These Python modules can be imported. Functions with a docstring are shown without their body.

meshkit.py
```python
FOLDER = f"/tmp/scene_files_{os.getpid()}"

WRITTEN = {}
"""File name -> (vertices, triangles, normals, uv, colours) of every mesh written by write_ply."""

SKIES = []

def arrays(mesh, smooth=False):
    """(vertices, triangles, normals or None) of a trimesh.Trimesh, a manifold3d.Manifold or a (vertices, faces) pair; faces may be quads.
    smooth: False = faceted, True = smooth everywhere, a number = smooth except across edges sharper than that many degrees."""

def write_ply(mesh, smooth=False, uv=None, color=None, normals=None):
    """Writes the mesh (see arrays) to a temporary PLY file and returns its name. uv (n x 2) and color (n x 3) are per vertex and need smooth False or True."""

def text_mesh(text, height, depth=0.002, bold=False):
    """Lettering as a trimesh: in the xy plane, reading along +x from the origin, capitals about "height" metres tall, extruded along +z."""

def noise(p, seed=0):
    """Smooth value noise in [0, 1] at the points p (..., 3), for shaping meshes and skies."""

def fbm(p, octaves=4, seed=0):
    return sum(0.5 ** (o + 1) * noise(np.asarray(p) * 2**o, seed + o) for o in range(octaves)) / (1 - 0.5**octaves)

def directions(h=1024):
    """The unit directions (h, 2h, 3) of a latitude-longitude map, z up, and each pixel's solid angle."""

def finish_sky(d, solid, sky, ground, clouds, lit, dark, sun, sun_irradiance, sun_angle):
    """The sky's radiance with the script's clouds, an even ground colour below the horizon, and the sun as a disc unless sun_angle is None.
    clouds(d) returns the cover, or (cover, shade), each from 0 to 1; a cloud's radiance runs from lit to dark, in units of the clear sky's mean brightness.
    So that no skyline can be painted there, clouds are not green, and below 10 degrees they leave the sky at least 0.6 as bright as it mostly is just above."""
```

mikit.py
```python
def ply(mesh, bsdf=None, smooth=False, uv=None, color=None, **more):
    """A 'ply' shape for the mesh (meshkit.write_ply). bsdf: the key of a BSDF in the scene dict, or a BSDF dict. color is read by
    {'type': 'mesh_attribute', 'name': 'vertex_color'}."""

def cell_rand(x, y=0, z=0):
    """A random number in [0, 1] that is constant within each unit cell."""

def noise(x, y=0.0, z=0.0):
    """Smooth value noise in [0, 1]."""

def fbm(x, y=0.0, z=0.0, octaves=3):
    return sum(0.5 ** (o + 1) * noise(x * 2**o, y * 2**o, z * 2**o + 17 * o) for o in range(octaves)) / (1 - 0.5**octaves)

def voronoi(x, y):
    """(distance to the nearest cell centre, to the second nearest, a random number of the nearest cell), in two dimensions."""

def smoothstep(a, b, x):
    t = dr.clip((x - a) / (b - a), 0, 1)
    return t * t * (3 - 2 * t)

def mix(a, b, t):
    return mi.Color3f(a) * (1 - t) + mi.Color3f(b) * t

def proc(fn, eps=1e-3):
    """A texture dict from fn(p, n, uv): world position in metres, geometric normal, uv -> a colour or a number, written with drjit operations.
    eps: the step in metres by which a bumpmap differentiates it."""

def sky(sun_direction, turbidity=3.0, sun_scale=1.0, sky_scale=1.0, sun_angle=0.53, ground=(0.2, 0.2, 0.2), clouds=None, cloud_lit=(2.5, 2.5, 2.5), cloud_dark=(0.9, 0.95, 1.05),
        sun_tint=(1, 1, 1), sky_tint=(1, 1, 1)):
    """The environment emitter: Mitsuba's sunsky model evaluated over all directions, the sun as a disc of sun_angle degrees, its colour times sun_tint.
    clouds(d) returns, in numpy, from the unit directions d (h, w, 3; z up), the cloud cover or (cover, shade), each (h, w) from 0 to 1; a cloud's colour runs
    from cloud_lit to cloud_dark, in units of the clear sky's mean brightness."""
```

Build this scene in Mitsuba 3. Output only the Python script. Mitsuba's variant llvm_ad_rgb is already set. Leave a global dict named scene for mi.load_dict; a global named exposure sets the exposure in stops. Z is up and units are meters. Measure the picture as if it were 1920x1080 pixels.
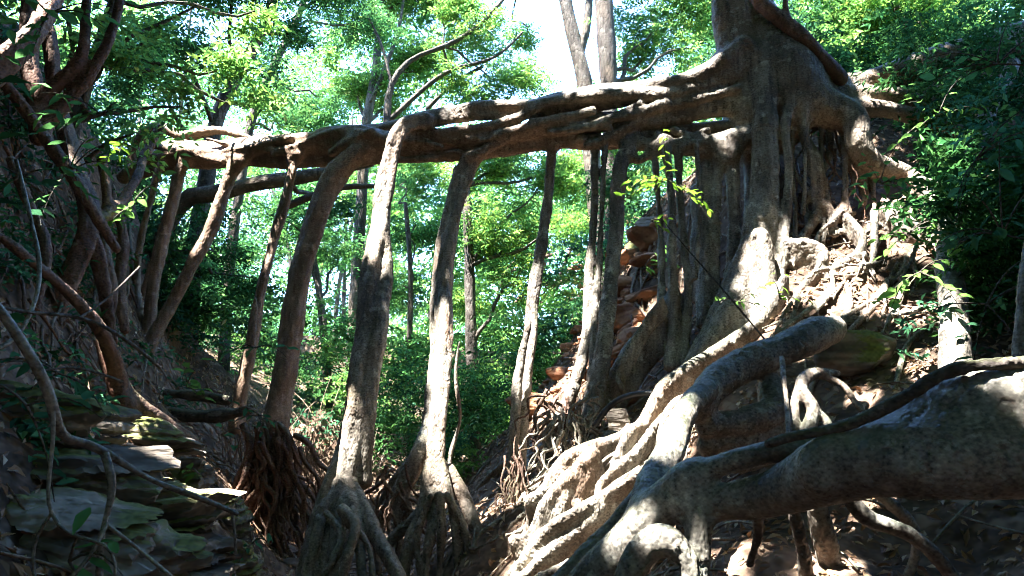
import math, random
import numpy as np, trimesh, mitsuba as mi, drjit as dr
import mikit, meshkit
from mikit import proc, noise, fbm, voronoi, smoothstep, mix, cell_rand
from scipy.interpolate import RBFInterpolator, CubicSpline, PchipInterpolator, RegularGridInterpolator

# ------------------------------------------------------------------ camera, sky, exposure
PW, PH, FPX, PITCH, EYE = 1920, 1080, 1423.0, math.radians(10.4), 1.5
T = mi.ScalarTransform4f
scene, labels = {}, {}
exposure = 5.7
SUN = np.array([-0.30, -0.23, 0.925]); SUN /= np.linalg.norm(SUN)
scene['camera'] = {'type': 'perspective', 'fov': math.degrees(2 * math.atan(PW / 2 / FPX)), 'fov_axis': 'x', 'near_clip': 0.02, 'far_clip': 500.0,
                   'to_world': T().look_at(origin=[0, 0, EYE], target=[0, math.cos(PITCH), EYE + math.sin(PITCH)], up=[0, 0, 1])}
scene['sky'] = mikit.sky(SUN.tolist(), turbidity=3, sun_tint=(.90, 1.0, 1.20), sky_tint=(.92, 1.0, 1.12))

def at(px, py, d):
    """the point of the place that the photograph shows at this pixel, d metres ahead"""
    u, v = (px - PW / 2) / FPX, (PH / 2 - py) / FPX
    yy = math.cos(PITCH) - v * math.sin(PITCH)
    zz = math.sin(PITCH) + v * math.cos(PITCH)
    return np.array([u * d / yy, d, EYE + zz * d / yy])

def pxr(rpx, py, d):
    v = (PH / 2 - py) / FPX
    return rpx / FPX * d / (math.cos(PITCH) - v * math.sin(PITCH))

# ------------------------------------------------------------------ names, labels
def key_for(name):
    if name not in USED:
        USED[name] = 0
        return name
    USED[name] += 1
    return f'{name}_{USED[name]:03d}'
USED = {}

def tag(key, label=None, cat=None, group=None, kind=None):
    d = labels.setdefault(key, {})
    for k, v in (('label', label), ('category', cat), ('group', group), ('kind', kind)):
        if v: d[k] = v
    return key

def put(parent, name, shape):
    key = key_for(f'{parent}__{name}' if parent else name)
    scene[key] = shape
    return key

# ------------------------------------------------------------------ materials
def tw(b): return {'type': 'twosided', 'bsdf': b}

def bumped(col, rough, hfn, scale, eps=2e-3, spec=0.35):
    return tw({'type': 'bumpmap', 'arbitrary': proc(hfn, eps=eps), 'scale': scale,
               'bsdf': {'type': 'principled', 'base_color': proc(col), 'roughness': rough, 'specular': spec}})

def bark_col(dark, light, lichen, moss, red, young=0.0):
    def fn(p, n, uv):
        a = fbm(p.x * 5, p.y * 5, p.z * 3, 3)
        c = mix(dark, light, smoothstep(.25, .75, a))
        c = mix(c, red, smoothstep(.45, .8, fbm(p.x * 2.3 + 9, p.y * 2.3, p.z * 1.7, 2)) * .6)
        b = fbm(p.x * 13 + 3, p.y * 13, p.z * 13, 4)
        c = mix(c, lichen, smoothstep(.60, .72, b) * .5)
        c = mix(c, lichen, smoothstep(.66, .74, fbm(p.x * 48, p.y * 48 + 5, p.z * 48, 2)) * .25)
        st = fbm(p.x * 42, p.y * 42, p.z * 5, 2)
        f = fbm(p.x * 95, p.y * 95, p.z * 95, 2)
        c = c * dr.maximum(.12, (f - .5) * 1.5 + (st - .5) * 1.3 + 1.0) * (.5 + 1.0 * fbm(p.x * 1.6 + 2, p.y * 1.6, p.z * 1.1, 3))
        c = mix(c, mi.Color3f(red) * (.5 + mi.luminance(c) * 4), smoothstep(-1.0, -2.3, p.x + a - .5) * young)   # the younger roots of the left bank
        c = mix(c, mi.Color3f(red) * (.35 + mi.luminance(c) * 4.2), smoothstep(.1, -.75, n.z + (a - .5) * .6) * .75)  # undersides redder: dry bark colour plus painted bounce light from red soil
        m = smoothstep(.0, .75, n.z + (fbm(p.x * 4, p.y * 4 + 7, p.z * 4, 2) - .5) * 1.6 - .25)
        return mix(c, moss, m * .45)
    return fn

def bark_h(p, n, uv):
    a = fbm(p.x * 30, p.y * 30, p.z * 9, 3)
    return a + .8 * dr.minimum(dr.abs(fbm(p.x * 17 + 5, p.y * 17, p.z * 6, 2) - .5) * 6, .5) + .35 * noise(p.x * 120, p.y * 120, p.z * 60)

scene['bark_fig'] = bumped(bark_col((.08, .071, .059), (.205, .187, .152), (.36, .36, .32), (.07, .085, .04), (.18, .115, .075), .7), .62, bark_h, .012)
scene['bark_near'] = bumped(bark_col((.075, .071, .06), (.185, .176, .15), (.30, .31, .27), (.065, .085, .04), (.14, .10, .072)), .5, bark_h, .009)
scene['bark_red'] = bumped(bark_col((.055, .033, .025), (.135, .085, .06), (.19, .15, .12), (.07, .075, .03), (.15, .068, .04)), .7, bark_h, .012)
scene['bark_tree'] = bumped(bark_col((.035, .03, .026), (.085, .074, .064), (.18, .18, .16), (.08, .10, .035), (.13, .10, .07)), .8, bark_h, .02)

def earth_col(p, n, uv):
    a = fbm(p.x * 3, p.y * 3, p.z * 3, 4)
    b = fbm(p.x * 30, p.y * 30, p.z * 30, 2)
    c = mix((.045, .032, .023), (.155, .108, .076), smoothstep(.3, .75, a * .6 + b * .4))
    return mix(c, (.24, .19, .14), smoothstep(.6, .75, fbm(p.x * 11 + 4, p.y * 11, p.z * 11, 2)) * .6)
def earth_h(p, n, uv): return fbm(p.x * 14, p.y * 14, p.z * 14, 4)
scene['earth'] = bumped(earth_col, .9, earth_h, .05, spec=.15)

def rock_col(p, n, uv):
    s = fbm(p.x * 1.5, p.y * 1.5, p.z * 14, 3)
    c = mix((.065, .057, .047), (.215, .19, .155), smoothstep(.3, .7, s))
    c = c * (.7 + .6 * fbm(p.x * 40, p.y * 40, p.z * 40, 2))
    m = smoothstep(.28, .7, n.z * .7 + (fbm(p.x * 3.5, p.y * 3.5, p.z * 3.5, 3) - .5) * 2.6 - .12)
    return mix(c, mix((.055, .07, .015), (.15, .17, .04), noise(p.x * 60, p.y * 60, p.z * 60)), m * .85)
def rock_h(p, n, uv): return fbm(p.x * 7, p.y * 7, p.z * 34, 4)
scene['rock'] = bumped(rock_col, .85, rock_h, .05, spec=.2)

def cliff_col(p, n, uv):
    s = fbm(p.x * 3, p.y * 3, p.z * 10, 3)
    c = mix((.14, .065, .036), (.36, .20, .115), smoothstep(.28, .72, s))
    return c * (.65 + .7 * fbm(p.x * 35, p.y * 35, p.z * 35, 2))
scene['cliff_rock'] = bumped(cliff_col, .9, rock_h, .04, spec=.15)

def leaf_bsdf(trans, rough):
    return {'type': 'principledthin', 'base_color': {'type': 'mesh_attribute', 'name': 'vertex_color'}, 'diff_trans': trans, 'roughness': rough, 'eta': 1.45, 'spec_trans': 0.0}
scene['leaf'] = leaf_bsdf(1.1, .27)
scene['litter'] = tw({'type': 'principled', 'base_color': {'type': 'mesh_attribute', 'name': 'vertex_color'}, 'roughness': .6})
scene['rubber'] = tw({'type': 'principled', 'base_color': {'type': 'rgb', 'value': [.010, .010, .011]}, 'roughness': .5})

# ------------------------------------------------------------------ terrain
def bank_left():
    prof = [(-.2, .22), (0, .34), (.3, .9), (.8, 1.35), (1.3, 1.9), (1.7, 2.5), (2.0, 3.5), (2.3, 4.6), (3.4, 5.5), (6, 7.0), (12, 10)]
    out = []
    for y in (0.5, 2, 3, 4, 5, 6, 7, 8, 9.3):
        xl = -1.3 - .25 * (y - 4) if y > 4 else -1.3 + (4 - y) * .1
        out += [(xl - d, y, z + max(0, y - 5) * .02) for d, z in prof]
    return out
GROUND_PIX = [(985, 940, 5.65), (1100, 855, 5.7), (1250, 750, 5.9), (1440, 570, 6.15), (1000, 1050, 5.6), (1150, 985, 5.35), (1300, 860, 5.1), (1400, 775, 5.0), (1500, 650, 5.6),
    (1600, 505, 6.0), (1720, 435, 6.3), (1740, 345, 6.7), (1600, 765, 4.6), (1700, 705, 4.7), (1850, 605, 5.2), (1520, 300, 7.3), (1520, 455, 6.7), (1620, 330, 7.3), (1400, 610, 6.1), (1330, 690, 5.95),
    (1300, 560, 7.2), (1250, 640, 7.0), (1200, 705, 7.2), (1130, 765, 7.4), (1300, 1065, 3.7), (1550, 1055, 3.5), (1850, 1055, 3.3), (880, 975, 7.5), (950, 885, 7.8), (1000, 805, 8.1), (1050, 705, 8.6),
    (1100, 625, 9.0), (1150, 545, 9.25), (1200, 405, 9.6), (1300, 335, 9.6), (1900, 605, 5.6), (1900, 405, 6.6), (1900, 205, 7.6), (600, 765, 9.6), (560, 905, 8.2), (700, 900, 11.5), (600, 850, 11.5), (1150, 1070, 5.25), (1250, 1070, 4.7), (1210, 960, 5.3), (1260, 900, 5.3)]
GROUND_PTS = [(0, 0, 0), (-.3, 2, .1), (.3, 2, .12), (-.4, 4, .22), (.1, 4, .4), (-.6, 5.5, .3), (-.8, 7, .45), (-.8, 9, .6), (-.7, 11, .8), (-.7, 14, 1.1), (-.5, 20, 1.8), (.3, 12, 1.2),
    (2.4, 6.95, 4.15), (2.4, 8, 4.6), (3.2, 7.6, 4.5), (1.9, 7.4, 3.9), (1.2, 1.5, .7), (2.5, 2, 1.3), (3.6, 3, 2.1), (4.6, 4, 2.9), (6, 5, 4.2), (6, 8, 5.8), (9, 8, 7), (8, 2, 5),
    (-6, 11, 3.6), (-9, 11, 6), (-4.2, 13, 2.2), (-10, 16, 5), (-8, 20, 4), (2.6, 11, 4.9), (6, 12, 6.3), (3, 14, 4), (1.6, 12.5, 2.6), (5, 20, 4.5), (10, 20, 6.5),
    (0, -3, -.2), (-3, -3, 2.2), (3, -3, 2.4), (-8, -3, 7), (8, -3, 6)]
_g = np.array([at(*q) for q in GROUND_PIX] + GROUND_PTS + bank_left())
_rbf = RBFInterpolator(_g[:, :2], _g[:, 2], kernel='linear', smoothing=.004)
GX, GY = np.arange(-11, 11.01, .08), np.arange(-4, 21.01, .08)
_X, _Y = np.meshgrid(GX, GY, indexing='ij')
_Z = _rbf(np.stack([_X.ravel(), _Y.ravel()], 1)).reshape(_X.shape)
_P = np.stack([_X, _Y, _Z], -1)
_Z = _Z + (meshkit.fbm(_P * 1.7, 4, 3) - .5) * .28 + (meshkit.fbm(_P * 9, 3, 5) - .5) * .07 + (.5 - np.abs(meshkit.fbm(_P * 2.6, 4, 7) - .5) * 4) * .10 * np.clip((np.abs(_X) - .8) / 1.5, 0, 1)
_ground = RegularGridInterpolator((GX, GY), _Z, bounds_error=False, fill_value=None)
def ground_z(x, y): return _ground(np.stack([np.broadcast_arrays(x, y)[0], np.broadcast_arrays(x, y)[1]], -1))

def hit(px, py, lo=1.0, hi=20.0):
    """where the sight line of a pixel meets the terrain (distance ahead)"""
    d = np.arange(lo, hi, .03)
    pts = np.array([at(px, py, q) for q in d])
    below = pts[:, 2] < ground_z(pts[:, 0], pts[:, 1])
    return float(d[np.argmax(below)]) if below.any() else hi

def grid_mesh(X, Y, Z):
    n, m = X.shape
    i = np.arange(n * m).reshape(n, m)
    q = np.stack([i[:-1, :-1], i[1:, :-1], i[1:, 1:], i[:-1, 1:]], -1).reshape(-1, 4)
    return trimesh.Trimesh(np.stack([X.ravel(), Y.ravel(), Z.ravel()], 1), np.vstack([q[:, [0, 1, 2]], q[:, [0, 2, 3]]]), process=False)
put(None, 'ground', mikit.ply(grid_mesh(_X, _Y, _Z), 'earth', smooth=True)); tag('ground', 'steep earthen banks and floor of the gully', kind='structure')
fx, fy = np.meshgrid(np.linspace(-140, 140, 141), np.linspace(-60, 220, 141), indexing='ij')
far = 1.5 + np.abs(fx) * .12 + np.maximum(0, fy - 40) * .04 + meshkit.fbm(np.stack([fx, fy, fx * 0], -1) * .05, 3, 2) * 3
inside = (np.abs(fx) < 9.5) & (fy > -3) & (fy < 20)
fz = np.where(inside, -3.0, far)
put(None, 'hillside', mikit.ply(grid_mesh(fx, fy, fz), 'earth', smooth=True)); tag('hillside', 'wooded hillside beyond the gully', kind='structure')

# ------------------------------------------------------------------ roots as one smooth field
def spline(pts, rad, step):
    pts, rad = np.asarray(pts, float), np.asarray(rad, float)
    s = np.concatenate([[0], np.cumsum(np.maximum(np.linalg.norm(np.diff(pts, axis=0), axis=1), 1e-6))])
    n = max(2, int(math.ceil(s[-1] / step)) + 1)
    t = np.linspace(0, s[-1], n)
    if len(pts) == 2:
        w = (t / s[-1])[:, None]
        return pts[0] * (1 - w) + pts[1] * w, rad[0] * (1 - w[:, 0]) + rad[1] * w[:, 0], t
    return CubicSpline(s, pts, bc_type='natural')(t), PchipInterpolator(s, rad)(t), t

def frames(p):
    t = np.gradient(p, axis=0); t /= np.linalg.norm(t, axis=1, keepdims=True) + 1e-12
    u = np.zeros_like(p); a = np.cross(t[0], [0.31, .9, .2]); u[0] = a / np.linalg.norm(a)
    for i in range(1, len(p)):
        v = u[i - 1] - t[i] * (u[i - 1] @ t[i]); u[i] = v / (np.linalg.norm(v) + 1e-12)
    return t, u, np.cross(t, u)

class Field:
    def __init__(s, lo, hi, h, seed=1):
        s.lo, s.h = np.array(lo, float), h
        s.n = np.ceil((np.array(hi, float) - s.lo) / h).astype(int) + 1
        s.f = np.full(s.n, 1.0, np.float32); s.lab = np.zeros(s.n, np.int16); s.names = []; s.rng = np.random.default_rng(seed)
    def label(s, name):
        s.names.append(name); return len(s.names) - 1
    def capsules(s, p, r, m, lo_all, shape):
        D = np.full(shape, 1.0, np.float32)
        hi_all = lo_all + np.array(shape)
        for a, b, ra, rb in zip(p[:-1], p[1:], r[:-1], r[1:]):
            R = max(ra, rb) + m
            i0 = np.maximum(np.floor((np.minimum(a, b) - R - s.lo) / s.h).astype(int), lo_all)
            i1 = np.minimum(np.ceil((np.maximum(a, b) + R - s.lo) / s.h).astype(int) + 1, hi_all)
            if (i1 <= i0).any(): continue
            ax = [(s.lo[k_] + np.arange(i0[k_], i1[k_]) * s.h).astype(np.float32) for k_ in range(3)]
            x, y, z = ax[0][:, None, None] - a[0], ax[1][None, :, None] - a[1], ax[2][None, None, :] - a[2]
            d = (b - a).astype(np.float32); L = float(d @ d) + 1e-12
            t = np.clip((x * d[0] + y * d[1] + z * d[2]) / L, 0, 1)
            q = np.sqrt((x - t * d[0]) ** 2 + (y - t * d[1]) ** 2 + (z - t * d[2]) ** 2) - (ra + (rb - ra) * t)
            sl = tuple(slice(i0[j] - lo_all[j], i1[j] - lo_all[j]) for j in range(3))
            np.minimum(D[sl], q, out=D[sl])
        return D
    def blend(s, lab, comps, k, kk=.014):
        m = k + 2 * s.h
        lo = np.min([(p - r[:, None]).min(0) for p, r in comps], 0) - m
        hi = np.max([(p + r[:, None]).max(0) for p, r in comps], 0) + m
        lo = np.clip(np.floor((lo - s.lo) / s.h).astype(int), 0, s.n); hi = np.clip(np.ceil((hi - s.lo) / s.h).astype(int) + 1, 0, s.n)
        if (hi <= lo).any(): return
        D = None
        for p, r in comps:
            q = s.capsules(p, r, m, lo, tuple(hi - lo))
            if D is None: D = q
            else:
                hh = np.clip(.5 + .5 * (D - q) / kk, 0, 1)
                D = D + (q - D) * hh - kk * hh * (1 - hh)
        sl = tuple(slice(lo[j], hi[j]) for j in range(3))
        F = s.f[sl]
        s.lab[sl] = np.where(D < F, np.int16(lab), s.lab[sl])
        hh = np.clip(.5 + .5 * (F - D) / k, 0, 1)
        s.f[sl] = F + (D - F) * hh - k * hh * (1 - hh)
    def strand(s, lab, pts, rad, k=.05, flute=0, twist=.8, wob=.08, plank=None, spread=.52):
        """a tapering root; flute = strands it is fused from; plank = (direction, metres) that it is deepened by"""
        rmin = float(np.min(rad))
        p, r, t = spline(pts, rad, max(.5 * rmin, 1.5 * s.h))
        ph = s.rng.uniform(0, 100)
        w = meshkit.noise(np.stack([t * 2.6 + ph, t * 0, t * 0], 1)) - .5
        w2 = meshkit.noise(np.stack([t * 7 + ph, t * 0 + 5, t * 0], 1)) - .5
        r = r * (1 + wob * 2 * w + wob * w2)
        off = np.stack([meshkit.noise(np.stack([t * 1.9 + ph, t * 0 + c, t * 0], 1)) - .5 for c in (11, 23, 37)], 1)
        p = p + off * np.minimum(r, .07)[:, None] * (.5 if flute else .9)
        if plank is not None: p = p + off * np.array([1, .5, 1]) * .16 * np.minimum(1, np.minimum(t, t[-1] - t) / .15)[:, None]
        if plank is not None and plank[1]:
            dv, depth = np.array(plank[0], float), plank[1]
            dv = dv / np.linalg.norm(dv)
            n = max(1, int(depth / (rmin * 1.1)))
            s.blend(lab, [(p + dv * depth * j / n * (1 + .25 * w[:, None]), r * (1 - .25 * j / n)) for j in range(n, -1, -1)], k, .02)
            return
        comps = [(p, r * (.7 if flute else 1))]
        if flute:
            _, u, v = frames(p)
            a0 = s.rng.uniform(0, 6.28)
            for j in range(flute):
                ang = a0 + 6.283 * j / flute + twist * t * s.rng.uniform(.5, 1.2) + .8 * (meshkit.noise(np.stack([t * 1.1 + ph + 9 * j, t * 0, t * 0], 1)) - .5)
                comps.append((p + (u * np.cos(ang)[:, None] + v * np.sin(ang)[:, None]) * (r * spread)[:, None], r * s.rng.uniform(.38, .56)))
        s.blend(lab, comps, k)
    def mesh(s, amp=.012, fine=.004):
        f, n = s.f, s.n
        sg = f < 0
        c = np.zeros(n - 1, np.uint8)
        offs = [(a, b, d) for a in (0, 1) for b in (0, 1) for d in (0, 1)]
        for a, b, d in offs:
            c += sg[a:n[0] - 1 + a, b:n[1] - 1 + b, d:n[2] - 1 + d]
        cell = np.argwhere((c > 0) & (c < 8))
        ids = np.full(n - 1, -1, np.int32); ids[tuple(cell.T)] = np.arange(len(cell))
        val = np.stack([f[cell[:, 0] + a, cell[:, 1] + b, cell[:, 2] + d] for a, b, d in offs], 1)
        O = np.array(offs, float)
        acc, cnt = np.zeros((len(cell), 3)), np.zeros(len(cell))
        for i in range(8):
            for j in range(i + 1, 8):
                if np.abs(O[i] - O[j]).sum() == 1:
                    on = (val[:, i] < 0) != (val[:, j] < 0)
                    w = val[on, i] / (val[on, i] - val[on, j])
                    acc[on] += O[i] + (O[j] - O[i]) * w[:, None]; cnt[on] += 1
        V = s.lo + (cell + acc / cnt[:, None]) * s.h
        best = np.argmin(val, 1)
        vl = s.lab[cell[:, 0] + O[best, 0].astype(int), cell[:, 1] + O[best, 1].astype(int), cell[:, 2] + O[best, 2].astype(int)]
        faces = []
        for ax in range(3):
            b, d = (ax + 1) % 3, (ax + 2) % 3
            lo = [slice(None)] * 3; hi = [slice(None)] * 3
            lo[ax], hi[ax] = slice(0, -1), slice(1, None)
            e = np.argwhere(sg[tuple(lo)] != sg[tuple(hi)])
            e = e[(e[:, b] > 0) & (e[:, d] > 0) & (e[:, b] < n[b] - 1) & (e[:, d] < n[d] - 1)]
            inside = sg[tuple(e.T)]
            q = []
            for db, dd in ((-1, -1), (0, -1), (0, 0), (-1, 0)):
                g = e.copy(); g[:, b] += db; g[:, d] += dd
                q.append(ids[tuple(g.T)])
            q = np.stack(q, 1)
            q[~inside] = q[~inside][:, ::-1]
            faces.append(q[(q >= 0).all(1)])
        Q = np.vstack(faces)
        Fc = np.vstack([Q[:, [0, 1, 2]], Q[:, [0, 2, 3]]])
        N = vnorm(V, Fc)
        crease = np.clip(1 - np.abs(meshkit.fbm(V * [11, 11, 4.5], 3, 12) - .5) / .035, 0, 1) * np.clip(meshkit.fbm(V * 2.2, 2, 13) * 3 - 1.1, 0, 1)
        V = V + N * ((meshkit.fbm(V * 6, 3, 4) - .5) * 2 * amp + (meshkit.fbm(V * [28, 28, 12], 2, 8) - .5) * 2 * fine - crease * amp * .9)[:, None]
        return V, Fc, vnorm(V, Fc), vl
    def emit(s, parent, bsdf, top=None, **kw):
        """one mesh per label, seams sharing their normals; label names are part names, '' is the thing itself"""
        V, Fc, N, vl = s.mesh(**kw)
        fl = settle(Fc, vl[Fc[:, 0]].copy(), len(V))
        keys = {}
        for i, name in enumerate(s.names):
            F = Fc[fl == i]
            if len(F) < 30: continue
            used, inv = np.unique(F, return_inverse=True)
            shp = ply_n(V[used], inv.reshape(-1, 3), N[used], bsdf)
            if name: keys[i] = put(parent, name, shp)
            else: scene[parent] = shp; keys[i] = parent
        s.f = s.lab = None
        return keys

def settle(F, fl, nv):
    """patches cut off from their root go to the root that they lie on"""
    from scipy.sparse import coo_matrix
    from scipy.sparse.csgraph import connected_components
    for _ in range(2):
        new = fl.copy()
        for i in np.unique(fl):
            on = np.flatnonzero(fl == i); f = F[on]
            _, cc = connected_components(coo_matrix((np.ones(2 * len(f)), (np.r_[f[:, 0], f[:, 1]], np.r_[f[:, 1], f[:, 2]])), shape=(nv, nv)), directed=False)
            c = cc[f[:, 0]]; ids, cnt = np.unique(c, return_counts=True)
            for j in ids[cnt < cnt.max()]:
                touch = np.zeros(nv, bool); touch[f[c == j].ravel()] = True
                near = fl[touch[F].any(1)]; near = near[near != i]
                if len(near): new[on[c == j]] = np.bincount(near).argmax()
        fl = new
    return fl

def vnorm(V, F):
    N = np.zeros_like(V)
    g = np.cross(V[F[:, 1]] - V[F[:, 0]], V[F[:, 2]] - V[F[:, 0]])
    for k in range(3): np.add.at(N, F[:, k], g)
    return N / np.maximum(np.linalg.norm(N, axis=1, keepdims=True), 1e-20)

def ply_n(V, F, N, bsdf):
    path = meshkit.write_ply((V, F), False, None, None, normals=N)
    return {'type': 'ply', 'filename': path, 'face_normals': False, 'bsdf': {'type': 'ref', 'id': bsdf}}

def tube(pts, rad, sides=7, step=None, wob=0.1, seed=0):
    pts, rad = np.asarray(pts, float), np.asarray(rad, float) * np.ones(len(pts))
    p, r, t = spline(pts, rad, step or max(.05, float(np.mean(rad)) * 2))
    w = meshkit.noise(np.stack([t * 6 + seed * 3.7, t * 0, t * 0], 1)) - .5
    r = r * (1 + 2 * wob * w)
    _, u, v = frames(p)
    a = np.arange(sides) * 2 * np.pi / sides
    V = (p[:, None] + r[:, None, None] * (np.cos(a)[None, :, None] * u[:, None] + np.sin(a)[None, :, None] * v[:, None])).reshape(-1, 3)
    n = len(p); i = np.arange(n * sides).reshape(n, sides); j = np.roll(i, -1, 1)
    F = np.vstack([np.stack([i[:-1], j[:-1], j[1:]], -1).reshape(-1, 3), np.stack([i[:-1], j[1:], i[1:]], -1).reshape(-1, 3)])
    V = np.vstack([V, p[0], p[-1]])
    F = np.vstack([F, np.stack([j[0], i[0], i[0] * 0 + n * sides], -1), np.stack([i[-1], j[-1], i[0] * 0 + n * sides + 1], -1)])
    return V, F

def join(parts):
    V, F, n = [], [], 0
    for v, f in parts:
        V.append(v); F.append(f + n); n += len(v)
    return np.vstack(V), np.vstack(F)

def smooth_ply(m, bsdf): return mikit.ply(m, bsdf, smooth=True)

def P(pts, depth):
    """pixel path [(px, py, rpx)...] with depth(s) along it -> points, radii in metres"""
    d = np.interp(np.linspace(0, 1, len(pts)), np.linspace(0, 1, len(depth)), depth) if np.ndim(depth) else [depth] * len(pts)
    return np.array([at(x, y, q) for (x, y, _), q in zip(pts, d)]), np.array([pxr(r, y, q) for (_, y, r), q in zip(pts, d)])

def on_ground(pts, lift=0.0):
    """pixel path laid on the terrain"""
    d = [hit(x, y) - lift for x, y, _ in pts]
    d = np.array(d)
    if len(d) > 2: d[1:-1] = (d[:-2] + 2 * d[1:-1] + d[2:]) / 4
    return np.array([at(x, y, q) for (x, y, _), q in zip(pts, d)]), np.array([pxr(r, y, q) for (_, y, r), q in zip(pts, d)])

# ------------------------------------------------------------------ the fig tree with its root bridge
def bd(px): return float(np.interp(px, [250, 760, 1100, 1400, 1500], [8.6, 7.15, 6.8, 6.6, 6.6]))
def B(pts, dd=0.0):
    q = [(x, y, r, bd(x) + dd) for x, y, r in pts]
    return np.array([at(x, y, d) for x, y, r, d in q]), np.array([pxr(r, y, d) for x, y, r, d in q])

FIG = key_for('fig_tree')
tag(FIG, 'giant strangler fig whose root bridges the gully on many prop roots', 'tree')
fig = Field((-4.75, 4.4, .0), (5.35, 8.95, 6.9), .021, 5)
L = fig.label
trunk = L('trunk')
fig.strand(trunk, *P([(1395, -320, 44), (1390, -150, 46), (1390, 0, 48), (1402, 60, 58), (1425, 120, 74), (1445, 180, 88), (1450, 235, 80)], [6.85, 6.85, 6.8, 6.8, 6.75, 6.75, 6.8]), k=.1, flute=4, twist=.1)
fig.strand(trunk, *P([(1388, 20, 36), (1392, 90, 46), (1398, 160, 52), (1402, 240, 46), (1405, 290, 30)], 6.78), k=.06, flute=3, twist=.1)
fig.strand(trunk, *P([(1500, 130, 44), (1520, 185, 46), (1535, 215, 30)], 6.7), k=.08)
fig.strand(trunk, *P([(1362, -60, 16), (1358, 40, 18), (1362, 100, 20), (1340, 135, 24), (1290, 165, 24)], 6.65), k=.1)
fig.strand(trunk, *P([(1430, 10, 20), (1470, 80, 30), (1520, 130, 34), (1560, 170, 30), (1600, 205, 22)], 6.7), k=.12)
fig.strand(trunk, *P([(1450, 60, 22), (1500, 140, 34), (1540, 190, 30), (1590, 225, 20)], [6.6, 6.55, 6.5, 6.5]), k=.12)
fig.strand(trunk, *P([(1480, 120, 34), (1495, 180, 34), (1500, 215, 22)], 6.55), k=.1)
bridge = L('bridge_root')
fig.strand(bridge, *B([(1400, 90, 30), (1345, 135, 30), (1290, 160, 26), (1200, 176, 25), (1110, 186, 25), (1050, 197, 22), (980, 207, 20), (900, 209, 19), (830, 218, 19), (770, 237, 18), (735, 262, 16)], -.06), k=.07, flute=3)
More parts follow.
